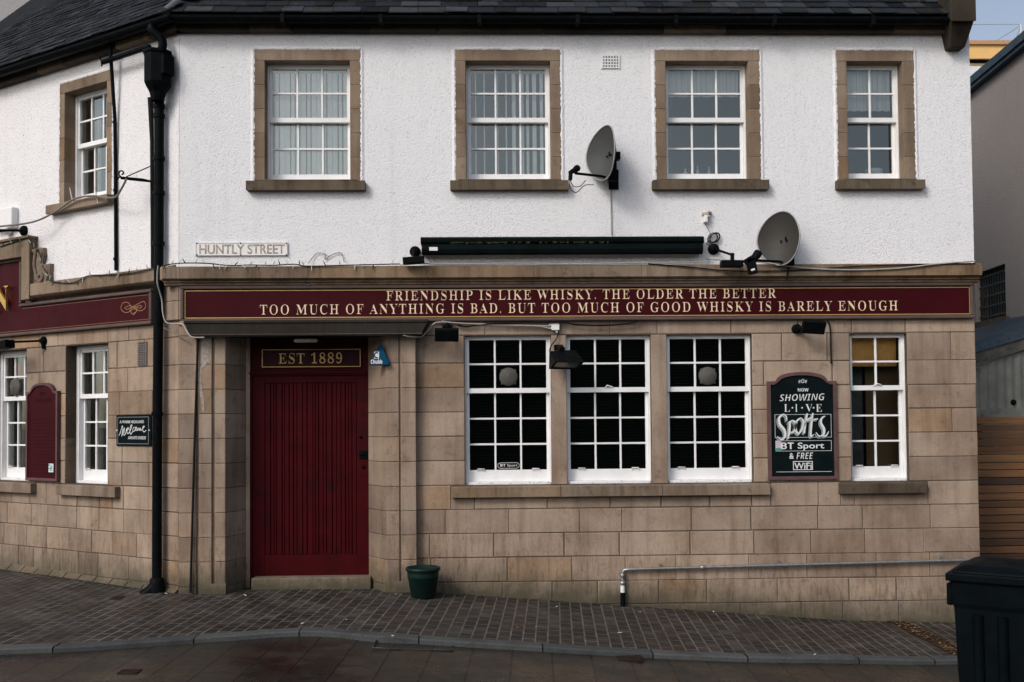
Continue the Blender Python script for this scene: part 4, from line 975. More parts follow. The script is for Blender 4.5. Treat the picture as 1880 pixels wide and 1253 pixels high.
mb = MB(); btext(mb, sansb('NOW'), 338, 277, 440, 309); btext(mb, sansbi('SHOWING'), 163, 335, 592, 402, -.022, 0, .008)
for ch, x0, x1 in (('L', 207, 262), ('I', 313, 334), ('V', 412, 478), ('E', 512, 568)): btext(mb, serif(ch), x0, 430, x1, 503, -.012)
for cx, cy in ((286, 465), (379, 465), (489, 465)):
    c = PB(cx, cy); P = [(c[0]+(.013 if k % 2 == 0 else .0055)*math.sin(math.pi*k/5), -bo-.001, c[1]+(.013 if k % 2 == 0 else .0055)*math.cos(math.pi*k/5)) for k in range(10)]; m_ = MB(); m_.raw(P, [tuple(range(10))]); obj('star', m_, CHALKW, T)
def brect(mb, x0, y0, x1, y1, wd): a, b = PB(x0, y1), PB(x1, y0); m_ = MB(); m_.ring(a[0], b[0], a[1], b[1], wd, -bo-.001, -bo); obj('border', m_, CHALKW, T)
brect(mb, 126, 776, 660, 882, .0035); brect(mb, 293, 975, 480, 1062, .007)
btext(mb, sansb('BT'), 176, 797, 298, 862); btext(mb, 'Sport', 338, 797, 590, 874, .012); btext(mb, '&', 257, 900, 300, 955, .015); btext(mb, sansbi('FREE'), 325, 894, 483, 955, -.02); btext(mb, 'WiFi', 304, 990, 470, 1052, .014)
a, b = PB(132, 1082), PB(662, 1073); m_ = MB(); m_.box(a[0], b[0], -bo-.001, -bo, a[1], b[1]); obj('underline', m_, CHALKW, T)
btext(mb, sansbi('eOe'), 345, 190, 425, 228, -.02)
def strokes_sports(mb, dx, dy, k, off):
    Q = lambda pts: [PB(x+dx, y+dy) for x, y in pts]
    W = lambda ws: [x*k for x in ws]
    stroke(mb, Q([(232, 590), (225, 545), (195, 530), (160, 560), (165, 620), (210, 680), (215, 740), (180, 768), (140, 738)]), W([.012, .016, .018, .026, .03, .03, .024, .018, .008]), off)
    stroke(mb, Q([(262, 600), (258, 680), (245, 762)]), W([.024, .026, .014]), off)
    stroke(mb, Q([(240, 610), (290, 588), (318, 625), (300, 690), (258, 700)]), W([.01, .018, .028, .02, .010]), off)
    stroke(mb, Q([(372, 560), (330, 590), (318, 670), (345, 712), (380, 660), (390, 590), (365, 562)]), W([.014, .022, .026, .020, .020, .020, .014]), off)
    stroke(mb, Q([(428, 520), (410, 620), (398, 710)]), W([.020, .024, .022]), off)
    stroke(mb, Q([(402, 640), (430, 580), (462, 560)]), W([.010, .016, .020]), off)
    stroke(mb, Q([(482, 515), (468, 620), (462, 735), (490, 720)]), W([.018, .024, .024, .008]), off)
    stroke(mb, Q([(440, 585), (530, 570)]), W([.013, .016]), off)
    stroke(mb, Q([(600, 545), (570, 560), (560, 610), (590, 670), (580, 725), (540, 735), (512, 700)]), W([.012, .018, .026, .030, .026, .016, .008]), off)
    stroke(mb, Q([(560, 740), (610, 730), (634, 690)]), W([.012, .016, .006]), off)
mb = MB(); strokes_sports(mb, -12, 14, 1.02, bo-.0004); brect(mb, 120, 525, 657, 752, .0035); obj('lettering_shade', mb, CHALKG, T)
mb = MB(); strokes_sports(mb, 0, 0, .82, bo+.0012); obj('lettering', mb, CHALKW, T)
mb = MB(); a, b = PB(128, 880), PB(178, 782); mb.box(a[0], b[0], -bo-.0006, -bo, a[1], b[1]); obj('sticker', mb, simple('lilac_sticker', (.55, .42, .50), .6), T)
mb = MB(); a, b = PB(128, 880), PB(178, 850); mb.box(a[0], b[0], -bo-.0012, -bo, a[1], b[1]); obj('sticker', mb, simple('teal_sticker', (.05, .25, .19), .6), T)
# maroon board on the wing
T, bo2 = board(WING, 46, 104, 703, 719, 882, 0, .05, BOARDFR, MAROON, 'notice_board', 'arched maroon notice board with faint lettering between the wing windows', 'sign', .03, .13)
WB = lambda x, y: A(x/4.818, 640+y/4.818, bo2, WING)
FAINT = simple('faint_red_letter', (.022, .004, .006), .6)
mb = MB(WING)
def wtext(mb, s, x0, y0, x1, y1): a = WB(x0, y1); b = WB(x1, y0); m_ = MB(WING); text_into(m_, s, a[0], b[0], a[1], b[1], bo2, -.01, .001); obj('lettering', m_, FAINT, T)
wtext(mb, serif('THE'), 350, 385, 400, 420); wtext(mb, serif('GLENALBYN'), 310, 440, 450, 480)
for k in range(15): a, b = WB(272+(k % 3)*14, 622+k*31), WB(482-(k*7 % 4)*12, 626+k*31); m_ = MB(WING); m_.box(a[0], b[0], -bo2-.001, -bo2, min(a[1], b[1]-.008), b[1]); obj('text_line', m_, FAINT, T)
a, b = WB(265, 1105), WB(487, 545); mb.ring(a[0], b[0], a[1], b[1], .004, -bo2-.001, -bo2); obj('border', mb, FAINT, T)
mb = MB(WING); a, b = WB(430, 1095), WB(473, 1020); mb.box(a[0], b[0], -bo2-.001, -bo2, a[1], b[1]); obj('sticker', mb, simple('pale_teal_sticker', (.50, .62, .60), .5), T)
mb = MB(WING); c = WB(452, 1058); stroke(mb, [(c[0]-.012, c[1]-.03), (c[0]-.008, c[1]), (c[0]+.01, c[1]+.02), (c[0]+.012, c[1]-.005), (c[0], c[1]-.03)], .008, bo2+.001, .001, 4); obj('emblem', mb, simple('teal_mark', (.03, .16, .16), .6), T)
# welcome plaque
a, b = A(213.5, 819, .02, WING), A(277, 761.5, .02, WING)
T = thing('welcome_sign', 'small black plaque with white welcome lettering beside the black downpipe', 'sign', tuple(WING @ Vector(((a[0]+b[0])/2, 0, a[1]))))
mb = MB(WING); mb.box(a[0], b[0], -.02, 0, a[1], b[1]); obj('plate', mb, CHALK, T, .002)
PW = lambda x, y: A(200+x/12.533, 740+y/12.533, .02, WING)
mb = MB(WING); p, q_ = PW(200, 915), PW(915, 330); mb.ring(p[0], q_[0], a[1]+.022, b[1]-.022, .004, -.0215, -.0201); obj('border', mb, CHALKG, T)
mb = MB(WING)
def ptext(s, x0, y0, x1, y1, thin=0, rise=0): p = PW(x0, y1); q_ = PW(x1, y0); m_ = MB(WING); text_into(m_, s, p[0], q_[0], p[1], q_[1], .0202, thin, .001, 0, rise); obj('lettering', m_, CHALKW, T)
ptext('A WARM HIGHLAND', 252, 400, 803, 473, .006); ptext('AWAITS INSIDE', 442, 768, 852, 840, .006)
Q = lambda pts: [PW(*p) for p in pts]
for pts, wd in (([(228, 755), (262, 690), (300, 545), (318, 560), (295, 775)], .007), ([(295, 775), (350, 585), (355, 600), (345, 745), (385, 700), (405, 590)], .008), ([(415, 640), (450, 600), (440, 570), (412, 620), (425, 705), (470, 680), (520, 560), (530, 515), (505, 520), (480, 640), (505, 725), (545, 660)], .008),
                ([(590, 560), (560, 580), (550, 640), (575, 660), (610, 610), (640, 570), (615, 560), (605, 610), (630, 640), (655, 580)], .007), ([(655, 580), (660, 640), (690, 575), (695, 640), (725, 575), (730, 640), (770, 600), (820, 545), (790, 540), (775, 610), (805, 670), (860, 630)], .007)): stroke(mb, Q(pts), wd, .0202, .001, 4)
obj('lettering', mb, CHALKW, T)
for x in (183, 927):
    mb = MB(WING); c = PW(x, 632); mb.lathe((c[0], -.02, c[1]), (0, -1, 0), [(0, .009), (.005, .006)], 10); obj('screw', mb, WPLATE, T)
# alarm box
T = thing('alarm_box', 'blue triangular burglar alarm box on the pier right of the door', 'alarm box', (S(697, 674, PO), -PO, Z(674, 697, PO)))
mb = MB(); o = PO+.055
pts = [A(678, 671, o), A(716.5, 671, o), A(699, 629, o)]
def rounded(pts, r):
    out = []; n = len(pts)
    for i in range(n):
        p, c, q_ = (Vector((*pts[(i+k) % n], 0)) for k in (-1, 0, 1)); u, v = (p-c).normalized(), (q_-c).normalized()
        for t in (0, .33, .66, 1): s0 = c+u*r; s1 = c+v*r; out.append((((1-t)**2*s0+2*t*(1-t)*c+t*t*s1).x, ((1-t)**2*s0+2*t*(1-t)*c+t*t*s1).y))
    return out
ol = rounded(pts, .025); cxx = sum(p[0] for p in ol)/len(ol); czz = sum(p[1] for p in ol)/len(ol)
n = len(ol); P = [(a, -PO, b) for a, b in ol]+[(a, -o+.012, b) for a, b in ol]+[(cxx+(a-cxx)*.93, -o, czz+(b-czz)*.93) for a, b in ol]
mb.raw(P, [(i, (i+1) % n, n+(i+1) % n, n+i) for i in range(n)]+[(n+i, n+(i+1) % n, 2*n+(i+1) % n, 2*n+i) for i in range(n)]+[tuple(range(2*n, 3*n))]); obj('body', mb, BLUEP, T)
mb = MB(); ap = A(699, 631, o); l_, r_ = A(692, 643, o), A(705, 643, o); mb.prism([(ap[0]-.006, ap[1]), (l_[0]-.004, l_[1]), (r_[0]+.004, r_[1]), (ap[0]+.006, ap[1])], -o-.004, -o+.02); obj('lamp_lens', mb, simple('dark_blue_lens', (.006, .02, .05), .25), T)
mb = MB(); px = lambda x, y: A(660+x/8.545, 590+y/8.545, o)
a, b = px(230, 590), px(306, 480); mb.ring(a[0], b[0], a[1], b[1], .004, -o-.002, -o)
c = ((a[0]+b[0])/2, (a[1]+b[1])/2); rr = .024
mb.box(a[0], b[0], -o-.001, -o, a[1], b[1])
a, b = px(178, 670), px(358, 600); text_into(mb, sansb('Chubb'), a[0], b[0], a[1], b[1], o, .01, .002); obj('lettering', mb, WPLATE, T)
mb = MB(); stroke(mb, [(c[0]+.021*math.cos(t), c[1]+.026*math.sin(t)) for t in [rad(50+26*k) for k in range(11)]], .013, o+.0012, .002, 3); obj('logo_letter', mb, BLUEP, T)

# ================================================================ THINGS ON THE WALLS
# awning cassette
a, b = A(773, 468, .16), A(1292, 432, .16)
T = thing('awning_cassette', 'long black retracted awning cassette fixed above the cornice', 'awning', ((a[0]+b[0])/2, 0, a[1]))
zm = Z(448, 1000, .16)
mb = MB(); n = 9
top = [(.0, b[1]), (.10, b[1]), (.145, b[1]-.012), (.16, b[1]-.03), (.155, zm+.02), (.135, zm+.004), (.02, zm+.004), (0, zm+.004)]
mb.profile(a[0]-.004, b[0]+.004, top); obj('cover', mb, AWNING, T, .004)
bot = [(.0, zm+.002), (.15, zm+.002), (.175, zm-.015), (.178, a[1]+.05), (.165, a[1]+.012), (.13, a[1]), (.03, a[1]+.015), (0, a[1]+.03)]
mb = MB(); mb.profile(a[0]+.075, b[0]-.075, bot); obj('front_bar', mb, AWNING, T, .004)
for x0, x1 in ((a[0]+.008, a[0]+.072), (b[0]-.072, b[0]-.012)):
    mb = MB(); mb.profile(x0, x1, [(o+.004 if o else 0, z-.002) for o, z in bot]); obj('end_cap', mb, BLACK, T, .006)
mb = MB(); p, q_ = A(788, 460.5, .18), A(803.5, 454, .18); mb.box(p[0], q_[0], -.1805, -.17, p[1], q_[1]); obj('maker_label', mb, WPLATE, T)
mb = MB()
for k in range(60): x = a[0]+.3+rn.random()**1.6*1.6; mb.obox((x, -.148-rn.random()*.01, zm+.012+rn.random()*.006), (1, 0, 0), (0, 1, 0), (0, 0, 1), rn.uniform(.005, .02), .006, rn.uniform(.003, .009))
kind(obj('moss', mb, simple('moss', (.03, .036, .012), .95), T), 'stuff')

# satellite dishes
def dish(label, pc, py, hw, hh, yawd, tiltd, m, arm_px, back, off):
    cx, cz_ = A(pc, py, off); T = thing('satellite_dish', label, 'satellite dish', (cx, 0, cz_-.3), 'satellite dishes on the upper wall')
    yw, tl = rad(yawd), rad(tiltd)
    nrm = Vector((-math.sin(yw)*math.cos(tl), -math.cos(yw)*math.cos(tl), math.sin(tl))); u = Vector((0, 0, 1)).cross(nrm).normalized()*-1; v = nrm.cross(u)*-1
    if v.z < 0: v = -v
    C0 = Vector((cx, -off, cz_)); n, k = 40, 8
    def pt(an, rr, d=0.0):
        x, y = hw*math.cos(an), hh*math.sin(an); sq = 1-.10*math.sin(an)*(1 if math.sin(an) > 0 else -.2)
        x *= sq; dep = .065*(rr*rr) + .055*(math.cos(an)**2)*rr*rr
        return C0 + u*(x*rr) + v*(y*rr) + nrm*(dep-.07+d)
    mb = MB(); V = [pt(2*math.pi*i/n, (j+.02)/k) for j in range(k+1) for i in range(n)]; V2 = [pt(2*math.pi*i/n, (j+.02)/k, -.006) for j in range(k+1) for i in range(n)]
    fs = [(j*n+i, j*n+(i+1) % n, (j+1)*n+(i+1) % n, (j+1)*n+i) for j in range(k) for i in range(n)]
    mb.raw(V, fs, .5, True); mb.raw(V2, [f[::-1] for f in fs], .5, True); mb.raw(V[:n], [tuple(range(n))]); mb.raw(V2[:n], [tuple(range(n-1, -1, -1))])
    body = obj('reflector', mb, m, T)
    mb = MB(); mb.tube([pt(2*math.pi*i/n, 1.02) for i in range(n)]+[pt(0, 1.02)], .007, 6); obj('rim', mb, DISHRIM, body)
    mb = MB()
    for s_ in (-.03, .035): mb.obox(C0+u*s_+v*(-.02)+nrm*(-.055), u, v, nrm, .006, .010, .006)
    obj('bolt', mb, BLACK, body)
    mb = MB(); bx = back; wallp = Vector((bx[0], 0, bx[1]))
    zt_ = C0.z+.06
    mb.tube([(bx[0], -off*.55, zt_), (bx[0], -off*.55, C0.z-.26)], .02, 10); mb.obox((bx[0], -.02, C0.z-.22), (1, 0, 0), (0, 1, 0), (0, 0, 1), .05, .02, .1)
    mb.tube([(bx[0], -off*.55, C0.z-.23), (bx[0], 0, C0.z-.22)], .018, 8); mb.obox((bx[0]-.01, -off*.6, C0.z-.01), (1, 0, 0), (0, 1, 0), (0, 0, 1), .06, .05, .035)
    mb.obox((bx[0]-.03, -off*.65, C0.z-.2), (1, 0, 0), (0, 1, 0), (0, 0, 1), .04, .05, .07)
    mb.tube([(bx[0], -off*.55, C0.z), C0-nrm*.07], .025, 8); obj('wall_mount', mb, BLACK, T)
    (ax, ay), (lx, ly), (hx_, hy_) = arm_px; oA = off+.02; oL = off+.34
    pA = pt(-math.pi/2, .9); x_, z_ = A(lx, ly, oL); pL_ = Vector((x_, -oL, z_)); x_, z_ = A(hx_, hy_, oL); pH = Vector((x_, -oL, z_))
    mb = MB(); mb.tube([C0-nrm*.07+v*(-hh*.6), pA-nrm*.03, pA+nrm*.05, pL_+(pA-pL_)*.08, pL_+Vector((0, 0, .02))], .013, 8); arm = obj('feed_arm', mb, BLACK, T)
    return T, arm, pL_, pH, C0
T, arm, pL_, pH, C0 = dish('grey satellite dish rusting low down beside the second upper window', 1110, 281, .235, .272, 60, 2, DISH, ((1105, 322), (1052, 318), (1045, 314)), A(1128, 300, .1), .24)
mb = MB(); d = (C0-pL_).normalized(); mb.lathe(pL_-d*.05+Vector((0, 0, .02)), d, [(0, .022), (.08, .024), (.10, .032), (.13, .033), (.14, .028)], 14); mb.tube([pL_-d*.04+Vector((0, 0, .02)), pL_-d*.05+Vector((0, 0, -.05))], .02, 8); obj('feed_horn', mb, BLACK, T)
mb = MB(); e = pL_-d*.05; mb.tube([e+Vector((0, 0, -.05)), e+Vector((.03, 0, -.11)), e+Vector((.10, .05, -.10)), e+Vector((.16, .1, -.03))], .004, 6, 5); mb.tube([e+Vector((-.005, 0, -.05)), e+Vector((.0, 0, -.13)), e+Vector((.06, .03, -.165)), e+Vector((.15, .1, -.08)), e+Vector((.25, .16, -.06))], .004, 6, 5); obj('cable', mb, CABK, T)
mb = MB(); p0 = A(1121, 333, .02); p1 = A(1123, 431, .02); mb.tube([(p0[0], -.02, p0[1]), (p1[0], -.02, p1[1])], .008, 6); tag(obj('dish_cable', mb, CABW), 'thin pale cable running down the wall below the rusty dish', 'cable')
T, arm, pL_, pH, C0 = dish('brownish satellite dish standing on the cornice above the chalkboard', 1434, 438, .24, .268, 48, 0.5, DISH2, ((1420, 480), (1381, 478), (1381, 470)), A(1452, 455, .1), .20)
mb = MB(); x_, z_ = A(1388, 471, .5); p = Vector((x_, -.5, z_)); ax = Vector((.55, .35, .75)).normalized(); mb.lathe(p-ax*.05, ax, [(0, .034), (.05, .036), (.055, .042), (.10, .042), (.105, .035)], 14)
mb.obox(p-ax*.03+Vector((-.03, 0, -.08)), Vector((1, 0, .2)).normalized(), (0, 1, 0), Vector((-.2, 0, 1)).normalized(), .04, .035, .075); mb.obox(p-ax*.03+Vector((-.06, 0, -.015)), Vector((1, 0, .6)).normalized(), (0, 1, 0), Vector((-.6, 0, 1)).normalized(), .045, .035, .025); feed = obj('feed_horn', mb, BLACK, T)
mb = MB(); mb.obox(p-ax*.03+Vector((-.028, -.036, -.115)), Vector((1, 0, .3)).normalized(), (0, 1, 0), Vector((-.3, 0, 1)).normalized(), .02, .002, .009); obj('maker_label', mb, WPLATE, feed)
mb = MB(); p0 = A(1450, 478, .15); p1 = A(1444, 515, .15); mb.tube([(p0[0], -.15, p0[1]), (p1[0], -.15, p1[1])], .009, 6); obj('cable', mb, CABK, T)

# spotlights on the cornice
def box_lamp(px0, py0, px1, py1, off, dep, tilt=0.0, m=BLACK):
    a, b = A(px0, py1, off), A(px1, py0, off); return (a[0]+b[0])/2, (a[1]+b[1])/2, (b[0]-a[0])/2, (b[1]-a[1])/2
G_ = 'small black spotlights on the pub front'
cx, cz_, hx_, hz_ = box_lamp(740, 472.5, 779, 485, .22, .1)
T = thing('spotlight', 'black box spotlight with round base at the left end of the awning', 'spotlight', (cx, 0, cz_), G_)
mb = MB(); tl = .07; mb.obox((cx, -.22, cz_), (math.cos(tl), 0, math.sin(tl)), (0, 1, 0), (-math.sin(tl), 0, math.cos(tl)), hx_, .05, hz_); obj('lamp_head', mb, BLACK, T, .006)
c = A(761, 460, .1); mb = MB(); mb.lathe((c[0], 0, c[1]), (0, -1, 0), [(0, .056), (.03, .056), (.05, .045), (.06, .03), (.09, .026)], 18); mb.tube([(c[0], -.08, c[1]), (c[0], -.17, c[1]-.02), (cx, -.21, cz_+.02)], .016, 8); obj('wall_base', mb, BLACK, T)
cx, cz_, hx_, hz_ = box_lamp(1323.5, 479, 1363, 491, .26, .1)
T = thing('spotlight', 'black box spotlight on a short arm right of the awning', 'spotlight', (cx, 0, cz_), G_)
mb = MB(); mb.obox((cx, -.26, cz_), (1, 0, 0), (0, 1, 0), (0, 0, 1), hx_, .05, hz_); obj('lamp_head', mb, BLACK, T, .005)
c = A(1311, 457, .05); e = A(1344, 469, .24); mb = MB(); mb.lathe((c[0], 0, c[1]), (0, -1, 0), [(0, .058), (.035, .058), (.055, .045), (.065, .02)], 18); obj('wall_base', mb, BLACK, T)
mb = MB(); mb.tube([(c[0], -.05, c[1]), (e[0], -.25, e[1])], .012, 8); mb.lathe((e[0], -.25, e[1]-.05), (0, 0, 1), [(0, .02), (.07, .02)], 10); obj('arm', mb, BLACK, T)
mb = MB(); c = A(1310, 437, .04)
for k in range(4): r1, r2 = rn.uniform(.045, .06), rn.uniform(.04, .055); mb.tube([(c[0]+r1*math.cos(t)+.008*k-.01, -.03-.006*k, c[1]+r2*math.sin(t)+.3*r1*math.cos(t)) for t in [2*math.pi*i/18 for i in range(19)]], .0045, 6)
mb.tube([(c[0]-.05, -.03, c[1]-.03), (c[0]-.07, -.03, c[1]-.06), (c[0]-.02, -.03, c[1]-.08)], .005, 6, 3); tag(obj('cable_coil', mb, CABK), 'coil of black cable hanging beside the right end of the awning', 'cable')
# wing lamps
T = thing('spotlight', 'black arm lamp on the white wall above the large gold N', 'spotlight', tuple(WING @ Vector((cw(44, 425)[0], 0, cw(44, 425)[1]))), G_)
c = cw(43, 424, .03); e = cw(0, 424, .32); mb = MB(WING); mb.lathe((c[0], 0, c[1]), (0, -1, 0), [(0, .062), (.04, .06), (.06, .04)], 16); obj('wall_base', mb, BLACK, T)
mb = MB(WING); mb.tube([(c[0], -.04, c[1]), (e[0]+.1, -.28, e[1]), (e[0]-.05, -.34, e[1])], [.014, .014, .022], 8); obj('arm', mb, BLACK, T)
T = thing('spotlight', 'black arm lamp below the maroon sign on the wing', 'spotlight', tuple(WING @ Vector((cw(78, 627)[0], 0, cw(78, 627)[1]))), G_)
c = cw(78, 626, .03); e = cw(22, 628, .3); mb = MB(WING); mb.lathe((c[0], 0, c[1]), (0, -1, 0), [(0, .05), (.03, .048), (.05, .03)], 16); mb.tube([(c[0], -.03, c[1]-.03), (c[0]+.01, -.02, c[1]-.09)], .02, 8); obj('wall_base', mb, BLACK, T)
mb = MB(WING); mb.tube([(c[0], -.03, c[1]), (e[0], -.28, e[1])], .012, 8); obj('arm', mb, BLACK, T)
mb = MB(WING); p = cw(8, 634, .3); mb.obox((p[0], -.30, p[1]), (1, 0, .1), (0, 1, 0), (-.1, 0, 1), .11, .06, .045); obj('lamp_head', mb, BLACK, T, .008)
# floodlights under the fascia
FG = 'black floodlights on the stone front'
def flat_flood(label, px0, py0, px1, py1, tilt, mount):
    cx, cz_, hx_, hz_ = box_lamp(px0, py0, px1, py1, .2, .1); T = thing('floodlight', label, 'floodlight', (cx, 0, cz_), FG)
    mb = MB(); cs, sn = math.cos(tilt), math.sin(tilt); c2, s2 = math.cos(.5), math.sin(.5)
    mb.obox((cx, -.2, cz_), (cs, 0, sn), (-sn*s2, c2, cs*s2), (-sn*c2, -s2, cs*c2), hx_, .03, hz_); obj('lamp_head', mb, BLACK, T, .006)
    mb = MB()
    if mount == 'top': mb.box(cx-.05, cx+.05, -.06, 0, cz_+hz_-.01, cz_+hz_+.05); mb.tube([(cx, -.04, cz_+hz_+.03), (cx, -.17, cz_+hz_*.4)], .02, 8); mb.lathe((cx, -.05, cz_+hz_+.04), (0, 0, 1), [(0, .03), (.04, .018)], 10)
    else: mb.lathe((cx-hx_+.0, 0, cz_+.0), (0, -1, 0), [(0, .05), (.04, .05), (.06, .03)], 14); mb.tube([(cx-hx_, -.05, cz_), (cx-hx_+.05, -.17, cz_)], .02, 8)
    obj('bracket', mb, BLACK, T); return T
flat_flood('flat black floodlight hanging under the fascia right of the door hood', 798.5, 603, 842, 627, -.02, 'top')
flat_flood('flat black floodlight above the arched chalkboard', 1473, 589, 1514, 613, -.06, 'side')
# large flood
cx, cz_ = A(1038, 657, .3); T = thing('floodlight', 'large angled black floodlight with glass face on the mullion between windows', 'floodlight', (cx, 0, cz_-.2), FG)
q3 = lambda x, y, o: (A(980+x/10.44, 580+y/10.44, o)[0], -o, A(980+x/10.44, 580+y/10.44, o)[1])
B0, B1, B2, B3 = q3(300, 680, .12), q3(790, 655, .12), q3(960, 870, .36), q3(400, 870, .36)     # top face
L0, L1 = q3(290, 1010, .22), q3(850, 1020, .22)
mb = MB(); mb.raw([B0, B1, B2, B3, L0, L1], [(0, 1, 2, 3), (0, 3, 4), (1, 5, 2), (0, 4, 5, 1)]); obj('housing', mb, BLACK, T)
def lerp(a, b, t): return tuple(x+(y-x)*t for x, y in zip(a, b))
cen = lerp(lerp(B3, L1, .5), lerp(B2, L0, .5), .5); ring_o = [B3, B2, L1, L0]; ring_i = [lerp(p, cen, .2) for p in ring_o]
mb = MB(); outn = Vector((0, -.012, -.008))
mb.raw([Vector(p)+outn for p in ring_o]+[Vector(p)+outn for p in ring_i]+ring_o+[Vector(p)-outn*.3 for p in ring_i], [f for i in range(4) for j in ((i+1) % 4,) for f in ((i, j, 4+j, 4+i), (8+i, 8+j, j, i), (4+i, 4+j, 12+j, 12+i))]); obj('bezel', mb, BLACK, T)
mb = MB(); mb.raw([Vector(lerp(p, cen, .17))+outn*.2 for p in ring_o], [(0, 1, 2, 3)]); obj('lens', mb, LENS, T)
mb = MB(); p, q_ = q3(390, 660, .03), q3(555, 555, .03); mb.box(p[0], q_[0], -.03, 0, p[2], q_[2]); mb.tube([((p[0]+q_[0])/2, -.03, (p[2]+q_[2])/2), ((p[0]+q_[0])/2+.03, -.16, p[2])], .03, 8); obj('bracket', mb, BLACK, T, .004)
# junction box
a, b = A(1012.5, 606.5, .05), A(1027, 591, .05); T = thing('junction_box', 'small white cable junction box under the fascia between two windows', 'junction box', ((a[0]+b[0])/2, 0, a[1]))
mb = MB(); mb.box(a[0], b[0], -.05, 0, a[1], b[1]); obj('body', mb, WPLATE, T, .004)
for x_, z_, ax in ((a[0], b[1]-.03, (-1, 0, 0)), (a[0], a[1]+.025, (-1, 0, 0)), (b[0]-.025, a[1], (0, 0, -1))):
    mb = MB(); mb.lathe((x_, -.025, z_), ax, [(0, .013), (.022, .013), (.026, .008)], 10); obj('gland', mb, WPLATE, T)
# white sensor
c = A(1296, 399, .06); T = thing('outdoor_sensor', 'small white security sensor on the wall above the awning end', 'sensor', (c[0], 0, c[1]-.05))
mb = MB(); mb.box(c[0]-.022, c[0]+.018, -.08, -.012, c[1]-.055, c[1]+.02); obj('body', mb, WPLATE, T, .008)
mb = MB(); mb.box(c[0]-.035, c[0]+.03, -.07, -.012, c[1]+.022, c[1]+.05); mb.obox((c[0]+.045, -.04, c[1]+.055), (1, 0, -.4), (0, 1, 0), (.4, 0, 1), .02, .02, .008); mb.box(c[0]-.005, c[0]+.04, -.075, -.03, c[1]+.0, c[1]+.02); obj('hood', mb, simple('aged_white_plastic', (.42, .38, .33), .6), T, .004)
mb = MB(); mb.tube([(c[0]-.0, -.02, c[1]-.06), (c[0]+.06, -.015, c[1]-.17), (c[0]+.07, -.015, c[1]-.22)], .003, 5); obj('cable', mb, CABG, T)
# wall vents
def vent(name, label, fr, px0, py0, px1, py1, nc, nr, m, hm, off):
    a, b = A(px0, py1, off, fr), A(px1, py0, off, fr); T = thing(name, label, 'vent', tuple(fr @ Vector(((a[0]+b[0])/2, 0, a[1]))))
    mb = MB(fr); mb.box(a[0], b[0], -off+.012, -off+.03, a[1], b[1]); obj('cavity', mb, hm, T)
    mb = MB(fr); cwid = (b[0]-a[0])/(nc+.6); ch = (b[1]-a[1])/(nr+.6)
    for i in range(nc+1): x = a[0]+cwid*(.3+i); mb.box(x-cwid*.22-(cwid*.1 if i in (0, nc) else 0), x+cwid*.22+(cwid*.1 if i in (0, nc) else 0), -off, -off+.02, a[1], b[1])
    for j in range(nr+1): z = a[1]+ch*(.3+j); mb.box(a[0], b[0], -off+.001, -off+.02, z-ch*.22, z+ch*.22)
    obj('grille', mb, m, T)
vent('wall_vent', 'white square air vent in the harling between the upper windows', MAIN, 1104.5, 100.5, 1138, 126, 6, 4, simple('painted_vent', (.68, .67, .67), .8), simple('vent_hollow', (.03, .03, .03), .9), .025)
vent('air_brick', 'narrow upright stone coloured air brick beside the black downpipe', WING, 252.5, 627, 269, 672, 4, 10, simple('grey_vent', (.13, .11, .10), .85), simple('vent_hollow', (.012, .012, .012), .9), .015)
# white box on the wing and scroll bracket with cables
a, b = cw(-14, 430, .1), cw(21, 379, .1); T = thing('wireless_box', 'tall white plastic box on the wing wall at the picture edge', 'box', tuple(WING @ Vector(((a[0]+b[0])/2, 0, a[1]))))
mb = MB(WING); mb.box(a[0], b[0], -.1, -.012, a[1]+.04, b[1]); obj('body', mb, WPLATE, T, .015)
mb = MB(WING); mb.lathe(((a[0]+b[0])/2+.04, -.06, a[1]+.04), (0, 0, -1), [(0, .06), (.04, .055), (.06, .03)], 14); obj('base_cap', mb, WPLATE, T)
T = thing('scroll_bracket', 'small black wrought iron cable bracket reaching from the downpipe', 'bracket', tuple(WING @ Vector((cw(280, 332, .05)[0], 0, cw(280, 332)[1]))))
mb = MB(WING); k3 = lambda px, py, o=.25: (cw(px, py, o)[0], -o, cw(px, py, o)[1])
mb.tube([k3(280, 334, .04), k3(262, 331, .16), k3(222, 327, .3)], [.01, .018, .016], 8); mb.tube([k3(280, 304, .03), k3(232, 325, .28)], .006, 6)
mb.tube([k3(225, 327, .3), k3(219, 322, .3), k3(219, 316, .3), k3(224, 314, .3), k3(227, 318, .3), k3(224, 321, .3)], .008, 6, 4); mb.tube([k3(226, 326, .3), k3(218, 326, .3), k3(216, 331, .3)], .008, 6, 3); obj('arm', mb, BLACK, T)
mb = MB(WING); mb.tube([k3(-40, 418, .28), k3(0, 416, .28), k3(60, 408, .2), k3(100, 390, .13), k3(136, 366, .14), k3(170, 360, .14), k3(192, 363, .16), k3(212, 362, .2), k3(224, 345, .28), k3(232, 329, .3)], .011, 8, 5); tag(obj('slack_cable', mb, CABG), 'thick grey cable looping across the wing window sill', 'cable')
for px in (130, 176):
    mb = MB(WING); mb.tube([k3(px+4, 374, .1), k3(px-2, 345, .14)], .006, 6); tag(obj('sill_peg', mb, WPLATE), 'thin white peg standing on the wing window sill' + (', nearer the black downpipe' if px > 150 else ', nearer the picture edge'), 'peg', 'white pegs on the sill')
# conduit down the doorway pier
mb = MB(); o = PO+.025; mb.tube([(A(363.5, 622, o)[0], -o, A(363.5, 622, o)[1]), (A(357, 820, o)[0], -o, A(357, 820, o)[1]), (A(349.5, 1089, o)[0], -o, A(349.5, 1089, o)[1])], .012, 8); tag(obj('conduit', mb, CONDG), 'slim black conduit leaning down the pier left of the door', 'conduit')
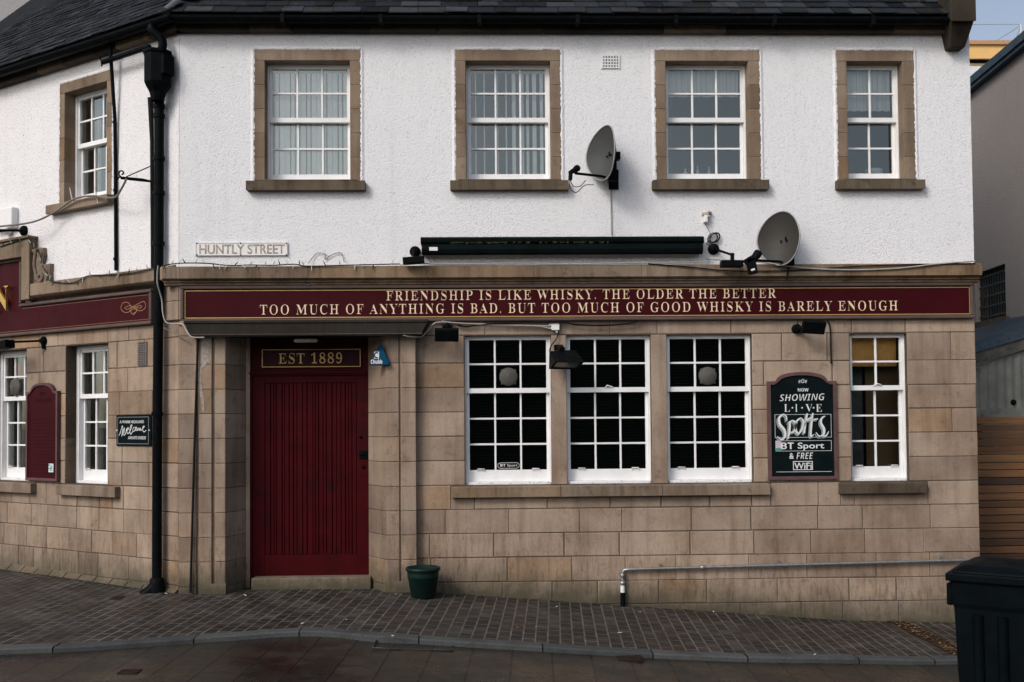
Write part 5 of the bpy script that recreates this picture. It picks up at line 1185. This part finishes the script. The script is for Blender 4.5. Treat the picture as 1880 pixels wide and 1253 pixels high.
# bulkhead lamp over the door
a, b = A(539.5, 630, .1), A(583.5, 621, .1); T = thing('bulkhead_light', 'small pale bulkhead light under the dark hood over the door', 'lamp', ((a[0]+b[0])/2, -.05, a[1]))
mb = MB(); mb.lathe((a[0], -.1, (a[1]+b[1])/2), (1, 0, 0), [(0, .01), (.02, .024), (b[0]-a[0]-.02, .024), (b[0]-a[0], .01)], 12); obj('diffuser', mb, simple('yellowed_plastic', (.30, .26, .19), .35), T)
mb = MB(); mb.box(a[0]-.01, b[0]+.01, -.11, .1, b[1]-.012, b[1]+.006); obj('base', mb, BLACK, T)
# cables along the front
def cable(label, pts, r, m, name='wall_cable', sm=5):
    mb = MB(); mb.tube([(A(px, py, o)[0], -o, A(px, py, o)[1]) for px, py, o in pts], r, 6, sm); return tag(obj(name, mb, m), label, 'cable')
cable('pale cable dropping from the cornice corner to the left end of the dark hood', [(290, 488, .2), (289, 520, .17), (297, 550, .1), (299, 575, .1), (305, 592, .10), (320, 595, .10), (335, 596, .11), (343, 608, .2), (352, 619, .25), (375, 620, .25)], .008, CABW)
cable('dull dark cable clipped along the underside of the hood', [(375, 620, .25), (420, 618, .24), (520, 617, .24), (640, 616, .24), (700, 617, .23), (745, 618, .22)], .005, CONDG)
cable('pale cable rising from the hood end to the junction box', [(740, 617, .22), (765, 619, .17), (776, 617, .12), (788, 605, .09), (800, 593, .07), (830, 593, .06), (900, 597, .05), (960, 598, .05), (1011, 599, .05)], .008, CABW)
cable('second pale cable running above the first to the junction box', [(810, 590, .07), (850, 594, .06), (930, 596.5, .05), (985, 599, .05), (1011, 604, .05)], .006, CABW)
cable('black cable looping under the fascia right of the junction box', [(840, 597, .05), (856, 600, .05), (880, 597, .05), (925, 594, .06), (1028, 592, .06), (1056, 596, .05), (1100, 598, .05), (1150, 595, .05), (1172, 590, .06)], .009, CABK)
cable('short dark cable from the junction box to the large floodlight', [(1025, 611, .03), (1022, 622, .04), (1012, 635, .08), (1009, 645, .14)], .006, CABK)
cable('dark cable hanging down the stone beside the narrow window', [(1518, 589, .05), (1523, 596, .03), (1525, 620, .02), (1526, 668, .02)], .008, CABK)
cable('long pale cable stretched along the cornice below the brown dish', [(1296, 476, .08), (1365, 480, .12), (1400, 482, .16), (1470, 492, .16), (1560, 496, .15), (1650, 493, .15), (1720, 485, .15), (1790, 480, .12)], .008, CABW)
cable('dark cable lying along the cornice right of the awning', [(1190, 485, .14), (1260, 490, .15), (1330, 497, .15), (1400, 498, .15), (1480, 496, .15), (1600, 488, .15), (1790, 484, .14)], .006, CABK)
cable('thin loose white wire along the cornice under the awning', [(735, 487, .14), (765, 484, .14), (850, 485, .14), (960, 484, .14), (1060, 485, .14), (1170, 483, .14), (1300, 482, .12)], .006, CABW)
cable('little loop of wire stuck to the wall between street sign and awning', [(566, 484, .05), (575, 472, .03), (583, 465, .03), (598, 467, .03), (596, 476, .03), (606, 470, .03), (618, 465, .03), (627, 466, .03), (632, 482, .05)], .004, CABG)
cable('thin pale cable crossing the dark hood above the door', [(300, 602, .1), (348, 628, .12)], .005, CABG)
# string lights
def lights(label, fr, pts, o, nb_, rnd):
    P = [Vector((A(px, py, o, fr)[0], -o, A(px, py, o, fr)[1])) for px, py in pts]; base = fr @ (sum(P, Vector())/len(P)); T = thing('string_lights', label, 'string lights', tuple(base))
    mb = MB(fr); mb.tube([p+Vector((0, 0, rnd.uniform(-.006, .006))) for p in P], .006, 6, 5); obj('wire', mb, WIRE, T)
    L = len(P)-1
    for k in range(nb_):
        t = (k+.5)/nb_*L; i = min(int(t), L-1); p = P[i].lerp(P[i+1], t-i); d = Vector((rnd.uniform(-.7, .7), rnd.uniform(-.6, 0), rnd.choice((-1, 1, 1))*rnd.uniform(.4, 1))).normalized()
        mb = MB(fr); mb.tube([p, p+d*.03], .0055, 5); mb.tube([p+d*.03, p+d*.055], [.005, .002], 5); obj('bulb', mb, BULB if k % 3 else WIRE, T)
lights('green wired string lights draped along the cornice above the long verse sign', MAIN, [(297, 488), (330, 484), (380, 483), (420, 487), (460, 486), (500, 488), (540, 486), (565, 489), (640, 487), (735, 486)], .145, 26, rn)
lights('green wired string lights trailing over the wing cornice and scroll', WING, [(0, 454), (25, 446), (52, 438), (60, 452), (72, 465), (78, 488), (88, 506), (92, 517), (120, 521), (140, 517), (160, 508), (190, 505), (220, 503), (250, 501), (282, 492)], .125, 24, rn)

# ================================================================ STREET LEVEL
# planter
p = onG(777, 1097); T = thing('plant_pot', 'empty dark green plastic plant pot by the right door pier', 'plant pot', tuple(p))
mb = MB(); mb.lathe(p, (0, 0, 1), [(.0, .112), (.005, .118), (.20, .150), (.205, .156), (.215, .151), (.225, .157), (.235, .152), (.25, .158), (.27, .159)], 36); obj('pot', mb, GREENP, T)
mb = MB(); mb.lathe(p, (0, 0, 1), [(.262, .158), (.268, .172), (.292, .172), (.296, .165), (.296, .155), (.18, .142)], 36, True, False); obj('rim', mb, GREENP, T)
mb = MB(); mb.lathe(p, (0, 0, 1), [(.19, .145), (.2, .0)], 24, True, False); obj('soil', mb, SOIL, T)
# handrail-like galvanised pipe
o = .045; P0 = A(1143.5, 1112, o); P1 = A(1143.5, 1050, o); P2 = A(1152, 1048, o); P3 = A(1801, 1028, o)
T = thing('steel_pipe', 'galvanised steel conduit pipe running along the foot of the stone wall', 'pipe', (P0[0], -o, P0[1]))
mb = MB(); mb.tube([(P0[0], -o, P0[1]+.1), (P1[0], -o, P1[1]-.01), (P1[0]+.01, -o, P2[1]+.006), (P2[0]+.02, -o, P2[1]+.012), (P3[0], -o, P3[1])], .0165, 12); obj('tube', mb, ZINC, T)
mb = MB(); zq = Z(1088, 1143, o); mb.lathe((P0[0], -o, G(P0[0], 0)-.02), (0, 0, 1), [(0, .024), (zq-G(P0[0], 0)+.02, .024)], 12); obj('black_sleeve', mb, BLACK, T)
mb = MB(); mb.lathe((P0[0], -o, zq), (0, 0, 1), [(0, .023), (.07, .023)], 12); obj('white_tape', mb, WPLATE, T)
for py, r in ((1071, .026), (1057, .024)): mb = MB(); mb.lathe((P0[0], -o, Z(py, 1143, o)-.02), (0, 0, 1), [(0, .018), (.004, r), (.036, r), (.04, .018)], 12); obj('coupling', mb, ZINC, T)
for px in (1213, 1290, 1431, 1730):
    t = (A(px, 1040, o)[0]-P2[0])/(P3[0]-P2[0]); z_ = P2[1]+.012+(P3[1]-P2[1]-.012)*t; x_ = P2[0]+(P3[0]-P2[0])*t; mb = MB()
    if px == 1290: mb.lathe((x_-.025, -o, z_), (1, 0, 0), [(0, .017), (.003, .024), (.047, .024), (.05, .017)], 12)
    else: mb.lathe((x_-.008, -o, z_), (1, 0, 0), [(0, .02), (.016, .02)], 12); mb.box(x_-.008, x_+.008, -.05, 0, z_+.018, z_+.045)
    obj('clip', mb, ZINC, T)
# iron covers and leaf strip
for label, px0, py0, px1, py1 in (('small rusty iron cover in the block paving near the downpipe', 200, 1095, 231, 1101.5), ('small rusty iron cover in the dark slabs nearest the camera', 214, 1221, 262, 1229), ('narrow rusty iron cover in the slabs beyond the steel pipe', 1135, 1199.5, 1177, 1205)):
    a, b = onG(px0, py1), onG(px1, py0); mb = MB(); zz = G(a.x, a.y)-(.034 if py0 > 1150 else 0)
    mb.box(a.x, b.x, a.y, max(b.y, a.y+.11), zz-.02, zz+.007); tag(obj('drain_cover', mb, simple('rusty_iron', (.028, .018, .014), .7, .3, .4, 20, .3), None, .003), label, 'drain cover', 'iron covers in the paving')
c4 = [onG(*q_, -.034) for q_ in ((684, 1192), (832, 1196), (828, 1181), (690, 1178))]
T = thing('inspection_cover', 'rectangular paved inspection cover with worn metal corners in the road', 'inspection cover', tuple(c4[0]))
mb = MB(); up_ = Vector((0, 0, .005))
for i in range(4):
    p, q_ = c4[i]+up_, c4[(i+1) % 4]+up_; mb.tube([p, p.lerp(q_, .5)], .006, 4); mb.tube([p.lerp(q_, .5), q_], .006, 4)
obj('edge', mb, simple('dull_steel_edge', (.05, .052, .052), .5, .5, .4, 20), T)
mb = MB()
for i in range(4):
    p = c4[i]+up_*1.6; mb.tube([p.lerp(c4[(i+1) % 4], .12)+up_, p, p.lerp(c4[(i-1) % 4], .25)+up_], .005, 4)
obj('corner', mb, simple('worn_steel', (.085, .085, .08), .6, .3), T)
ls = [onG(*q_) for q_ in ((1628, 1141), (1662, 1141), (1790, 1204), (1760, 1209))]
mb = MB(); n = 12; V = []
for i in range(n+1):
    a = ls[0].lerp(ls[3], i/n); b = ls[1].lerp(ls[2], i/n)
    for p in (a, b): V.append((p.x, p.y, G(p.x, p.y)+.005))
mb.raw(V, [(2*i, 2*i+1, 2*i+3, 2*i+2) for i in range(n)]); kind(obj('leaf_gutter', mb, SOIL), 'structure')
mb = MB()
def leaf(p, s, rnd):
    an = rnd.uniform(0, 6.28); u = Vector((math.cos(an), math.sin(an), rnd.uniform(-.3, .3)))*s; v = Vector((-math.sin(an), math.cos(an), rnd.uniform(-.3, .3)))*s*.6; p = Vector(p)+Vector((0, 0, .012))
    mb.raw([p-u, p-v*.8+u*.1, p+u, p+v*.8], [(0, 1, 2, 3)], rnd.random())
for k in range(160):
    t, s_ = rn.random(), rn.random(); p = ls[0].lerp(ls[3], t).lerp(ls[1].lerp(ls[2], t), s_); leaf((p.x, p.y, G(p.x, p.y)+.006), rn.uniform(.010, .024), rn)
for k in range(46):
    x = rn.uniform(-4.2, 4.6); y = rn.uniform(ky(x)+.05, -.15); leaf((x, y, G(x, y)), rn.uniform(.009, .022), rn)
kind(obj('fallen_leaves', mb, LEAFM), 'stuff')
mb = MB()
for px, py in ((72, 1061), (238, 1067), (256, 1104), (305, 1092), (450, 1095), (555, 1147), (636, 1140), (680, 1094), (727, 1093), (935, 1112), (1022, 1116), (1175, 1126), (984, 1153), (1310, 1125), (838, 1146), (1138, 1164), (1032, 1193), (721, 1170), (1496, 1204), (1567, 1206)):
    leaf(onG(px, py), rn.uniform(.016, .028), rn)
kind(obj('litter', mb, simple('pale_litter', (.42, .40, .37), .8)), 'stuff')

mb = MB(); rm = random.Random(11)
def clump(x, y, s_):
    z = G(x, y); mb.lathe((x, y, z-.004), (rm.uniform(-.15, .15), rm.uniform(-.15, .15), 1), [(0, s_*rm.uniform(.9, 1.3)), (s_*.35, s_), (s_*.6, s_*.4)], 6, True, True, rm.random())
for k in range(420):
    x = rm.uniform(pR+.05, 5.0)
    if rm.random() < .55+.45*noise.noise(Vector((x*1.7, 4, 0))): clump(x, rm.uniform(-.035, .0), rm.uniform(.005, .017))
for k in range(110): x = rm.uniform(-2.95, -2.45) if rm.random() < .6 else rm.uniform(-1.1, -.7); clump(x, rm.uniform(-PO-.045, -PO-.01), rm.uniform(.005, .013))
for k in range(120): x = rm.uniform(dxl, dxr); clump(x, rm.uniform(.075, .12), rm.uniform(.006, .014))
for k in range(240):
    p = WING @ Vector((rm.uniform(-5, -.1), -.08-rm.uniform(.0, .04), 0)); clump(p.x, p.y, rm.uniform(.006, .017))
kind(obj('moss_line', mb, simple('wall_foot_moss', (.030, .029, .016), .95, 0, .5, 30)), 'stuff')
# wheelie bin
zr = .735
def at_z(px, py, z): d = ray(px, py); return EYE + d*((z-EYE.z)/d.z)
pc = at_z(1735, 1052, zr); pr_ = at_z(1897, 1064, zr)
u = pr_-pc; u.z = 0; LW_ = u.length; u.normalize(); v = Vector((-u.y, u.x, 0))
gb = G(pc.x, pc.y)-.034; LF = .66
T = thing('wheelie_bin', 'black wheelie bin with closed lid at the right picture edge', 'bin', (pc.x, pc.y, gb))
def rect(z, ins, ext=0.0): a, b, c, d = ins, ins, LW_-ins, LF-ins; return [Vector((pc.x, pc.y, 0))+u*i+v*j+Vector((0, 0, z)) for i, j in ((a-ext, b-ext), (c+ext, b-ext), (c+ext, d+ext), (a-ext, d+ext))]
mb = MB(); prev = None
for z_, ins in ((gb+.06, .075), (gb+.55, .05), (zr-.22, .040), (zr-.19, .030), (zr-.06, .022), (zr-.05, .018)):
    cur = rect(z_, ins)
    if prev: mb.raw(prev+cur, [(k, (k+1) % 4, 4+(k+1) % 4, 4+k) for k in range(4)])
    prev = cur
mb.raw(rect(gb+.06, .075), [(3, 2, 1, 0)])
for t in (.0, 1.0):        # corner ribs
    c_ = Vector((pc.x, pc.y, 0))+u*(LW_*(.64 if t else .36))+v*(.062); mb.tube([c_+Vector((0, 0, gb+.1)), c_+Vector((0, 0, zr-.25))-v*.02], .035, 8)
for fr_ in (.03, .97): c_ = Vector((pc.x, pc.y, zr-.14))+u*(LW_*fr_)+v*.1; mb.obox(c_, u, v, (0, 0, 1), .02, .05, .07)
obj('body', mb, BINPL, T, .012)
mb = MB(); P1_ = rect(zr-.05, 0.0); P2_ = rect(zr, 0.0); mb.raw(P1_+P2_, [(k, (k+1) % 4, 4+(k+1) % 4, 4+k) for k in range(4)]+[(3, 2, 1, 0), (4, 5, 6, 7)]); obj('rim', mb, BINPL, T, .008)
mb = MB(); prev = None
for z_, ins in ((zr+.002, .03), (zr+.012, .035), (zr+.030, .065), (zr+.044, .10), (zr+.050, .15)):
    cur = rect(z_, ins)
    if prev: mb.raw(prev+cur, [(k, (k+1) % 4, 4+(k+1) % 4, 4+k) for k in range(4)])
    prev = cur
mb.raw(prev, [(0, 1, 2, 3)])
base = Vector((pc.x, pc.y, 0)); fc = [base+u*(LW_*.58)+v*.05+Vector((0, 0, zr+.026)), base+u*(LW_*.97)+v*.05+Vector((0, 0, zr+.026)), base+u*(LW_*.93)+v*.30+Vector((0, 0, zr+.066)), base+u*(LW_*.64)+v*.30+Vector((0, 0, zr+.066))]
mb.raw(fc+[p-Vector((0, 0, .08)) for p in fc], [(0, 1, 2, 3), (0, 4, 5, 1), (1, 5, 6, 2), (2, 6, 7, 3), (3, 7, 4, 0)]); obj('lid', mb, BINPL, T, .016)
for s_ in (.12, .88):
    mb = MB(); c_ = base+u*(LW_*s_)+v*(LF-.06)+Vector((0, 0, gb+.1)); mb.lathe(c_-u*.025, u, [(0, .06), (.01, .1), (.04, .1), (.05, .06)], 20); obj('wheel', mb, BLACK, T)

# ================================================================ NEIGHBOURS
# slatted fence
FY = 1.0; f0 = A(1790, 900, -FY)[0]; f1 = f0+3.4; zt = A(1840, 763, -FY)[1]; gbz = -.45
T = thing('slat_fence', 'brown horizontal plank fence beside the right end of the pub', 'fence', (f0, FY, gbz))
mb = MB(); z_ = gbz; 
while z_ < zt-.02:
    h_ = min(rn.uniform(.078, .098), zt-z_); mb.box(f0-.05, f1, FY+rn.uniform(-.004, .004), FY+.025, z_+.004, z_+h_-.004, min(1, max(0, rn.gauss(.45, .25)))); z_ += h_
obj('planks', mb, WOODF, T, .004)
for x_ in (f0+.02, f0+1.4, f0+2.8): mb = MB(); mb.box(x_, x_+.09, FY+.03, FY+.12, gbz-.2, zt-.03, .2); obj('post', mb, WOODF, T)
# corrugated shed
SY = 1.5; T = thing('corrugated_shed', 'grey corrugated metal lean-to shed behind the plank fence', 'shed', (f0+.3, SY, -.4))
p0, p1 = A(1780, 672, -SY), A(1900, 636, -SY); sl_ = (p1[1]-p0[1])/(p1[0]-p0[0]); xs0, xs1 = p0[0]-.3, p0[0]+3.0
mb = MB(); n = 160; zs_ = lambda x: p0[1]+(x-p0[0])*sl_; P = []
for i in range(n+1): x = xs0+(xs1-xs0)*i/n; yy = SY+.012*math.sin(i*math.pi/2.5); P += [(x, yy, -.5), (x, yy, zs_(x)-.02)]
mb.raw(P, [(2*i, 2*i+2, 2*i+3, 2*i+1) for i in range(n)], .5, True); obj('cladding', mb, CORRM, T)
mb = MB(); zz = A(1840, 750, -SY+.03)[1]; mb.box(xs0, xs1, SY-.022, SY-.014, zz-.12, zz); obj('flashing', mb, CORRM, T)
dz1 = A(1793, 646, -SY)[1]-A(1793, 668, -SY)[1]; dz2 = dz1+(A(1793, 612, -SY)[1]-A(1793, 646, -SY)[1])
mb = MB(); mb.prism([(xs0, zs_(xs0)-.0), (xs1, zs_(xs1)), (xs1, zs_(xs1)+dz1), (xs0, zs_(xs0)+dz1)], SY-.06, SY-.02); obj('barge_board', mb, BARGE, T)
mb = MB(); mb.raw([(xs0, SY-.09, zs_(xs0)+dz1), (xs1, SY-.09, zs_(xs1)+dz1), (xs1, SY+.25, zs_(xs1)+dz1+.115), (xs0, SY+.25, zs_(xs0)+dz1+.115), (xs1, SY+3.0, zs_(xs1)+dz1+.12), (xs0, SY+3, zs_(xs0)+dz1+.12)], [(0, 1, 2, 3), (3, 2, 4, 5)])
for i in range(26): x = xs0+.1+i*.115; mb.lathe((x, SY+.02, zs_(x)+dz1+.040), (0, -.7, .6), [(0, .012), (.008, .008)], 8)
obj('roof', mb, BLUEMET, T)
mb = MB(); c = A(1862, 739, -SY+.03); mb.lathe((c[0], SY-.012, c[1]), (0, -1, 0), [(0, .035), (.01, .033), (.02, .02)], 14); obj('cap', mb, BLACK, T)
# grey roughcast building running back
av = math.atan2(1043-CX, F_PX)+yaw; dirv = Vector((math.sin(av), math.cos(av), 0)); pn = Vector((-math.cos(av), math.sin(av), 0))
d = ray(1880, 600); t = (4.0-EYE.y)/d.y; GP = EYE+d*t; GP.z = 0
def onside(px, py): d = ray(px, py); t = (GP-EYE).dot(pn)/d.dot(pn); return EYE+d*t
def sidept(px, py): p = onside(px, py)-GP; return p.dot(dirv), p.z+GP.z
GFR = Matrix(((dirv.x, -pn.x, 0, GP.x), (dirv.y, -pn.y, 0, GP.y), (0, 0, 1, 0), (0, 0, 0, 1)))
zev = (sidept(1785, 164)[1]+sidept(1880, 85)[1])/2
T = thing('grey_building', 'plain grey roughcast building with barred window behind the shed', 'building', tuple(GP))
h0, hz1_ = sidept(1845, 484); h1, _ = sidept(1790, 500); hz0_ = sidept(1845, 582)[1]
h0, h1 = min(h0, h1), max(h0, h1)
mb = MB(GFR); cells(mb, -3.2, 22, -1, zev, [(h0, h1, hz0_, hz1_)], 0, .22); mb.quad([(-3.2, 0, -1), (-3.2, 9, -1), (-3.2, 9, zev), (-3.2, 0, zev)]); obj('wall', mb, GREYH, T)
mb = MB(GFR); mb.box(-3.3, 22, -.10, -.0, zev-.06, zev+.0); mb.box(-3.3, 22, -.13, 9, zev+.0, zev+.12); obj('eaves', mb, BLUEMET, T)
mb = MB(GFR); mb.box(h0-.1, h1+.1, -.08, .1, hz0_-.14, hz0_-.002); obj('sill', mb, SILLST, T)
mb = MB(GFR); mb.box(h0, h1, .20, .24, hz0_, hz1_); win = obj('window', mb, ROOM, T)
mb = MB(GFR); nb_ = 12
for i in range(nb_): x = h0+(h1-h0)*(i+.5)/nb_; mb.tube([(x, .07, hz0_), (x, .07, hz1_)], .012, 6)
for j in range(5): z_ = hz0_+(hz1_-hz0_)*(j+.5)/5; mb.box(h0, h1, .06, .08, z_-.015, z_+.015)
obj('security_bars', mb, simple('grey_bars', (.045, .05, .05), .6, .3), win)
# ochre block far behind
YY = 30.0; a = A(1760, 150, -YY); b = A(1960, 83, -YY); T = thing('ochre_building', 'ochre rendered flat roofed block far behind the grey building', 'building', (a[0]+3, YY, 0))
zz = Z(112, 1820, -YY); zw0, zw1 = Z(150, 1800, -YY), Z(121, 1800, -YY); wx0, wx1 = S(1770, 130, -YY), S(1810, 130, -YY)
mb = MB(); mb.box(a[0]-3, a[0]+14, YY-.25, YY+8, zz, b[1]-.1); mb.box(a[0]-3, a[0]+14, YY+.0, YY+8, -1, zz-.15); obj('wall', mb, YELL, T)
mb = MB(); mb.box(a[0]-3.1, a[0]+14.1, YY-.35, YY+8.1, b[1]-.1, b[1]+.06); obj('parapet', mb, simple('terracotta_coping', (.48, .27, .14), .85), T)
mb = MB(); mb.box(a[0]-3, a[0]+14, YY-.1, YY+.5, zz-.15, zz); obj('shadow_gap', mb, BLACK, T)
mb = MB(); mb.box(wx0-.4, wx1, YY-.06, YY-.0, zw0-1.5, zw1); win = obj('window', mb, simple('pale_window_panel', (.72, .74, .76), .25), T)
mb = MB(); mb.ring(wx0-.5, wx1+.12, zw0-1.6, zw1+.1, .1, YY-.1, YY-.002); obj('window_frame', mb, simple('tan_frame', (.45, .30, .16), .7), win)
mx_ = S(1874.5, 60, -YY-2); mz0, mz1 = b[1], Z(45, 1874, -YY-2); T = thing('roof_mast', 'slender pale aerial mast on the ochre roof', 'mast', (mx_, YY+2, mz0))
mb = MB(); mb.tube([(mx_, YY+2, mz0), (mx_, YY+2, mz1)], .045, 8); obj('pole', mb, simple('pale_pole', (.55, .52, .52), .6), T)
mb = MB(); mb.tube([(mx_, YY+2, mz1-.05), (mx_-2.6, YY+2, mz0)], .012, 5); mb.tube([(mx_, YY+2, mz1-.05), (mx_-.6, YY+2, mz0)], .012, 5); mb.tube([(mx_, YY+2, mz1), (mx_-9, YY+2, mz1-.06)], .010, 5); obj('guy_wire', mb, CABG, T)
# pale gable seen over the wing roof
d = ray(20, 20); P = EYE+d*(22/d.y); T = thing('neighbour_house', 'pale grey rendered neighbouring house behind the left roof', 'building', (P.x-2, P.y, -1))
mb = MB(); mb.box(P.x-7, P.x+1.8, P.y, P.y+6, -1, P.z+4); obj('wall', mb, NEIGH, T)
mb = MB(); mb.prism([(P.x-7.3, P.z+4), (P.x+2.1, P.z+4), (P.x-2.6, P.z+7.5)], P.y-.2, P.y+6.2); obj('roof', mb, SLATE, T)
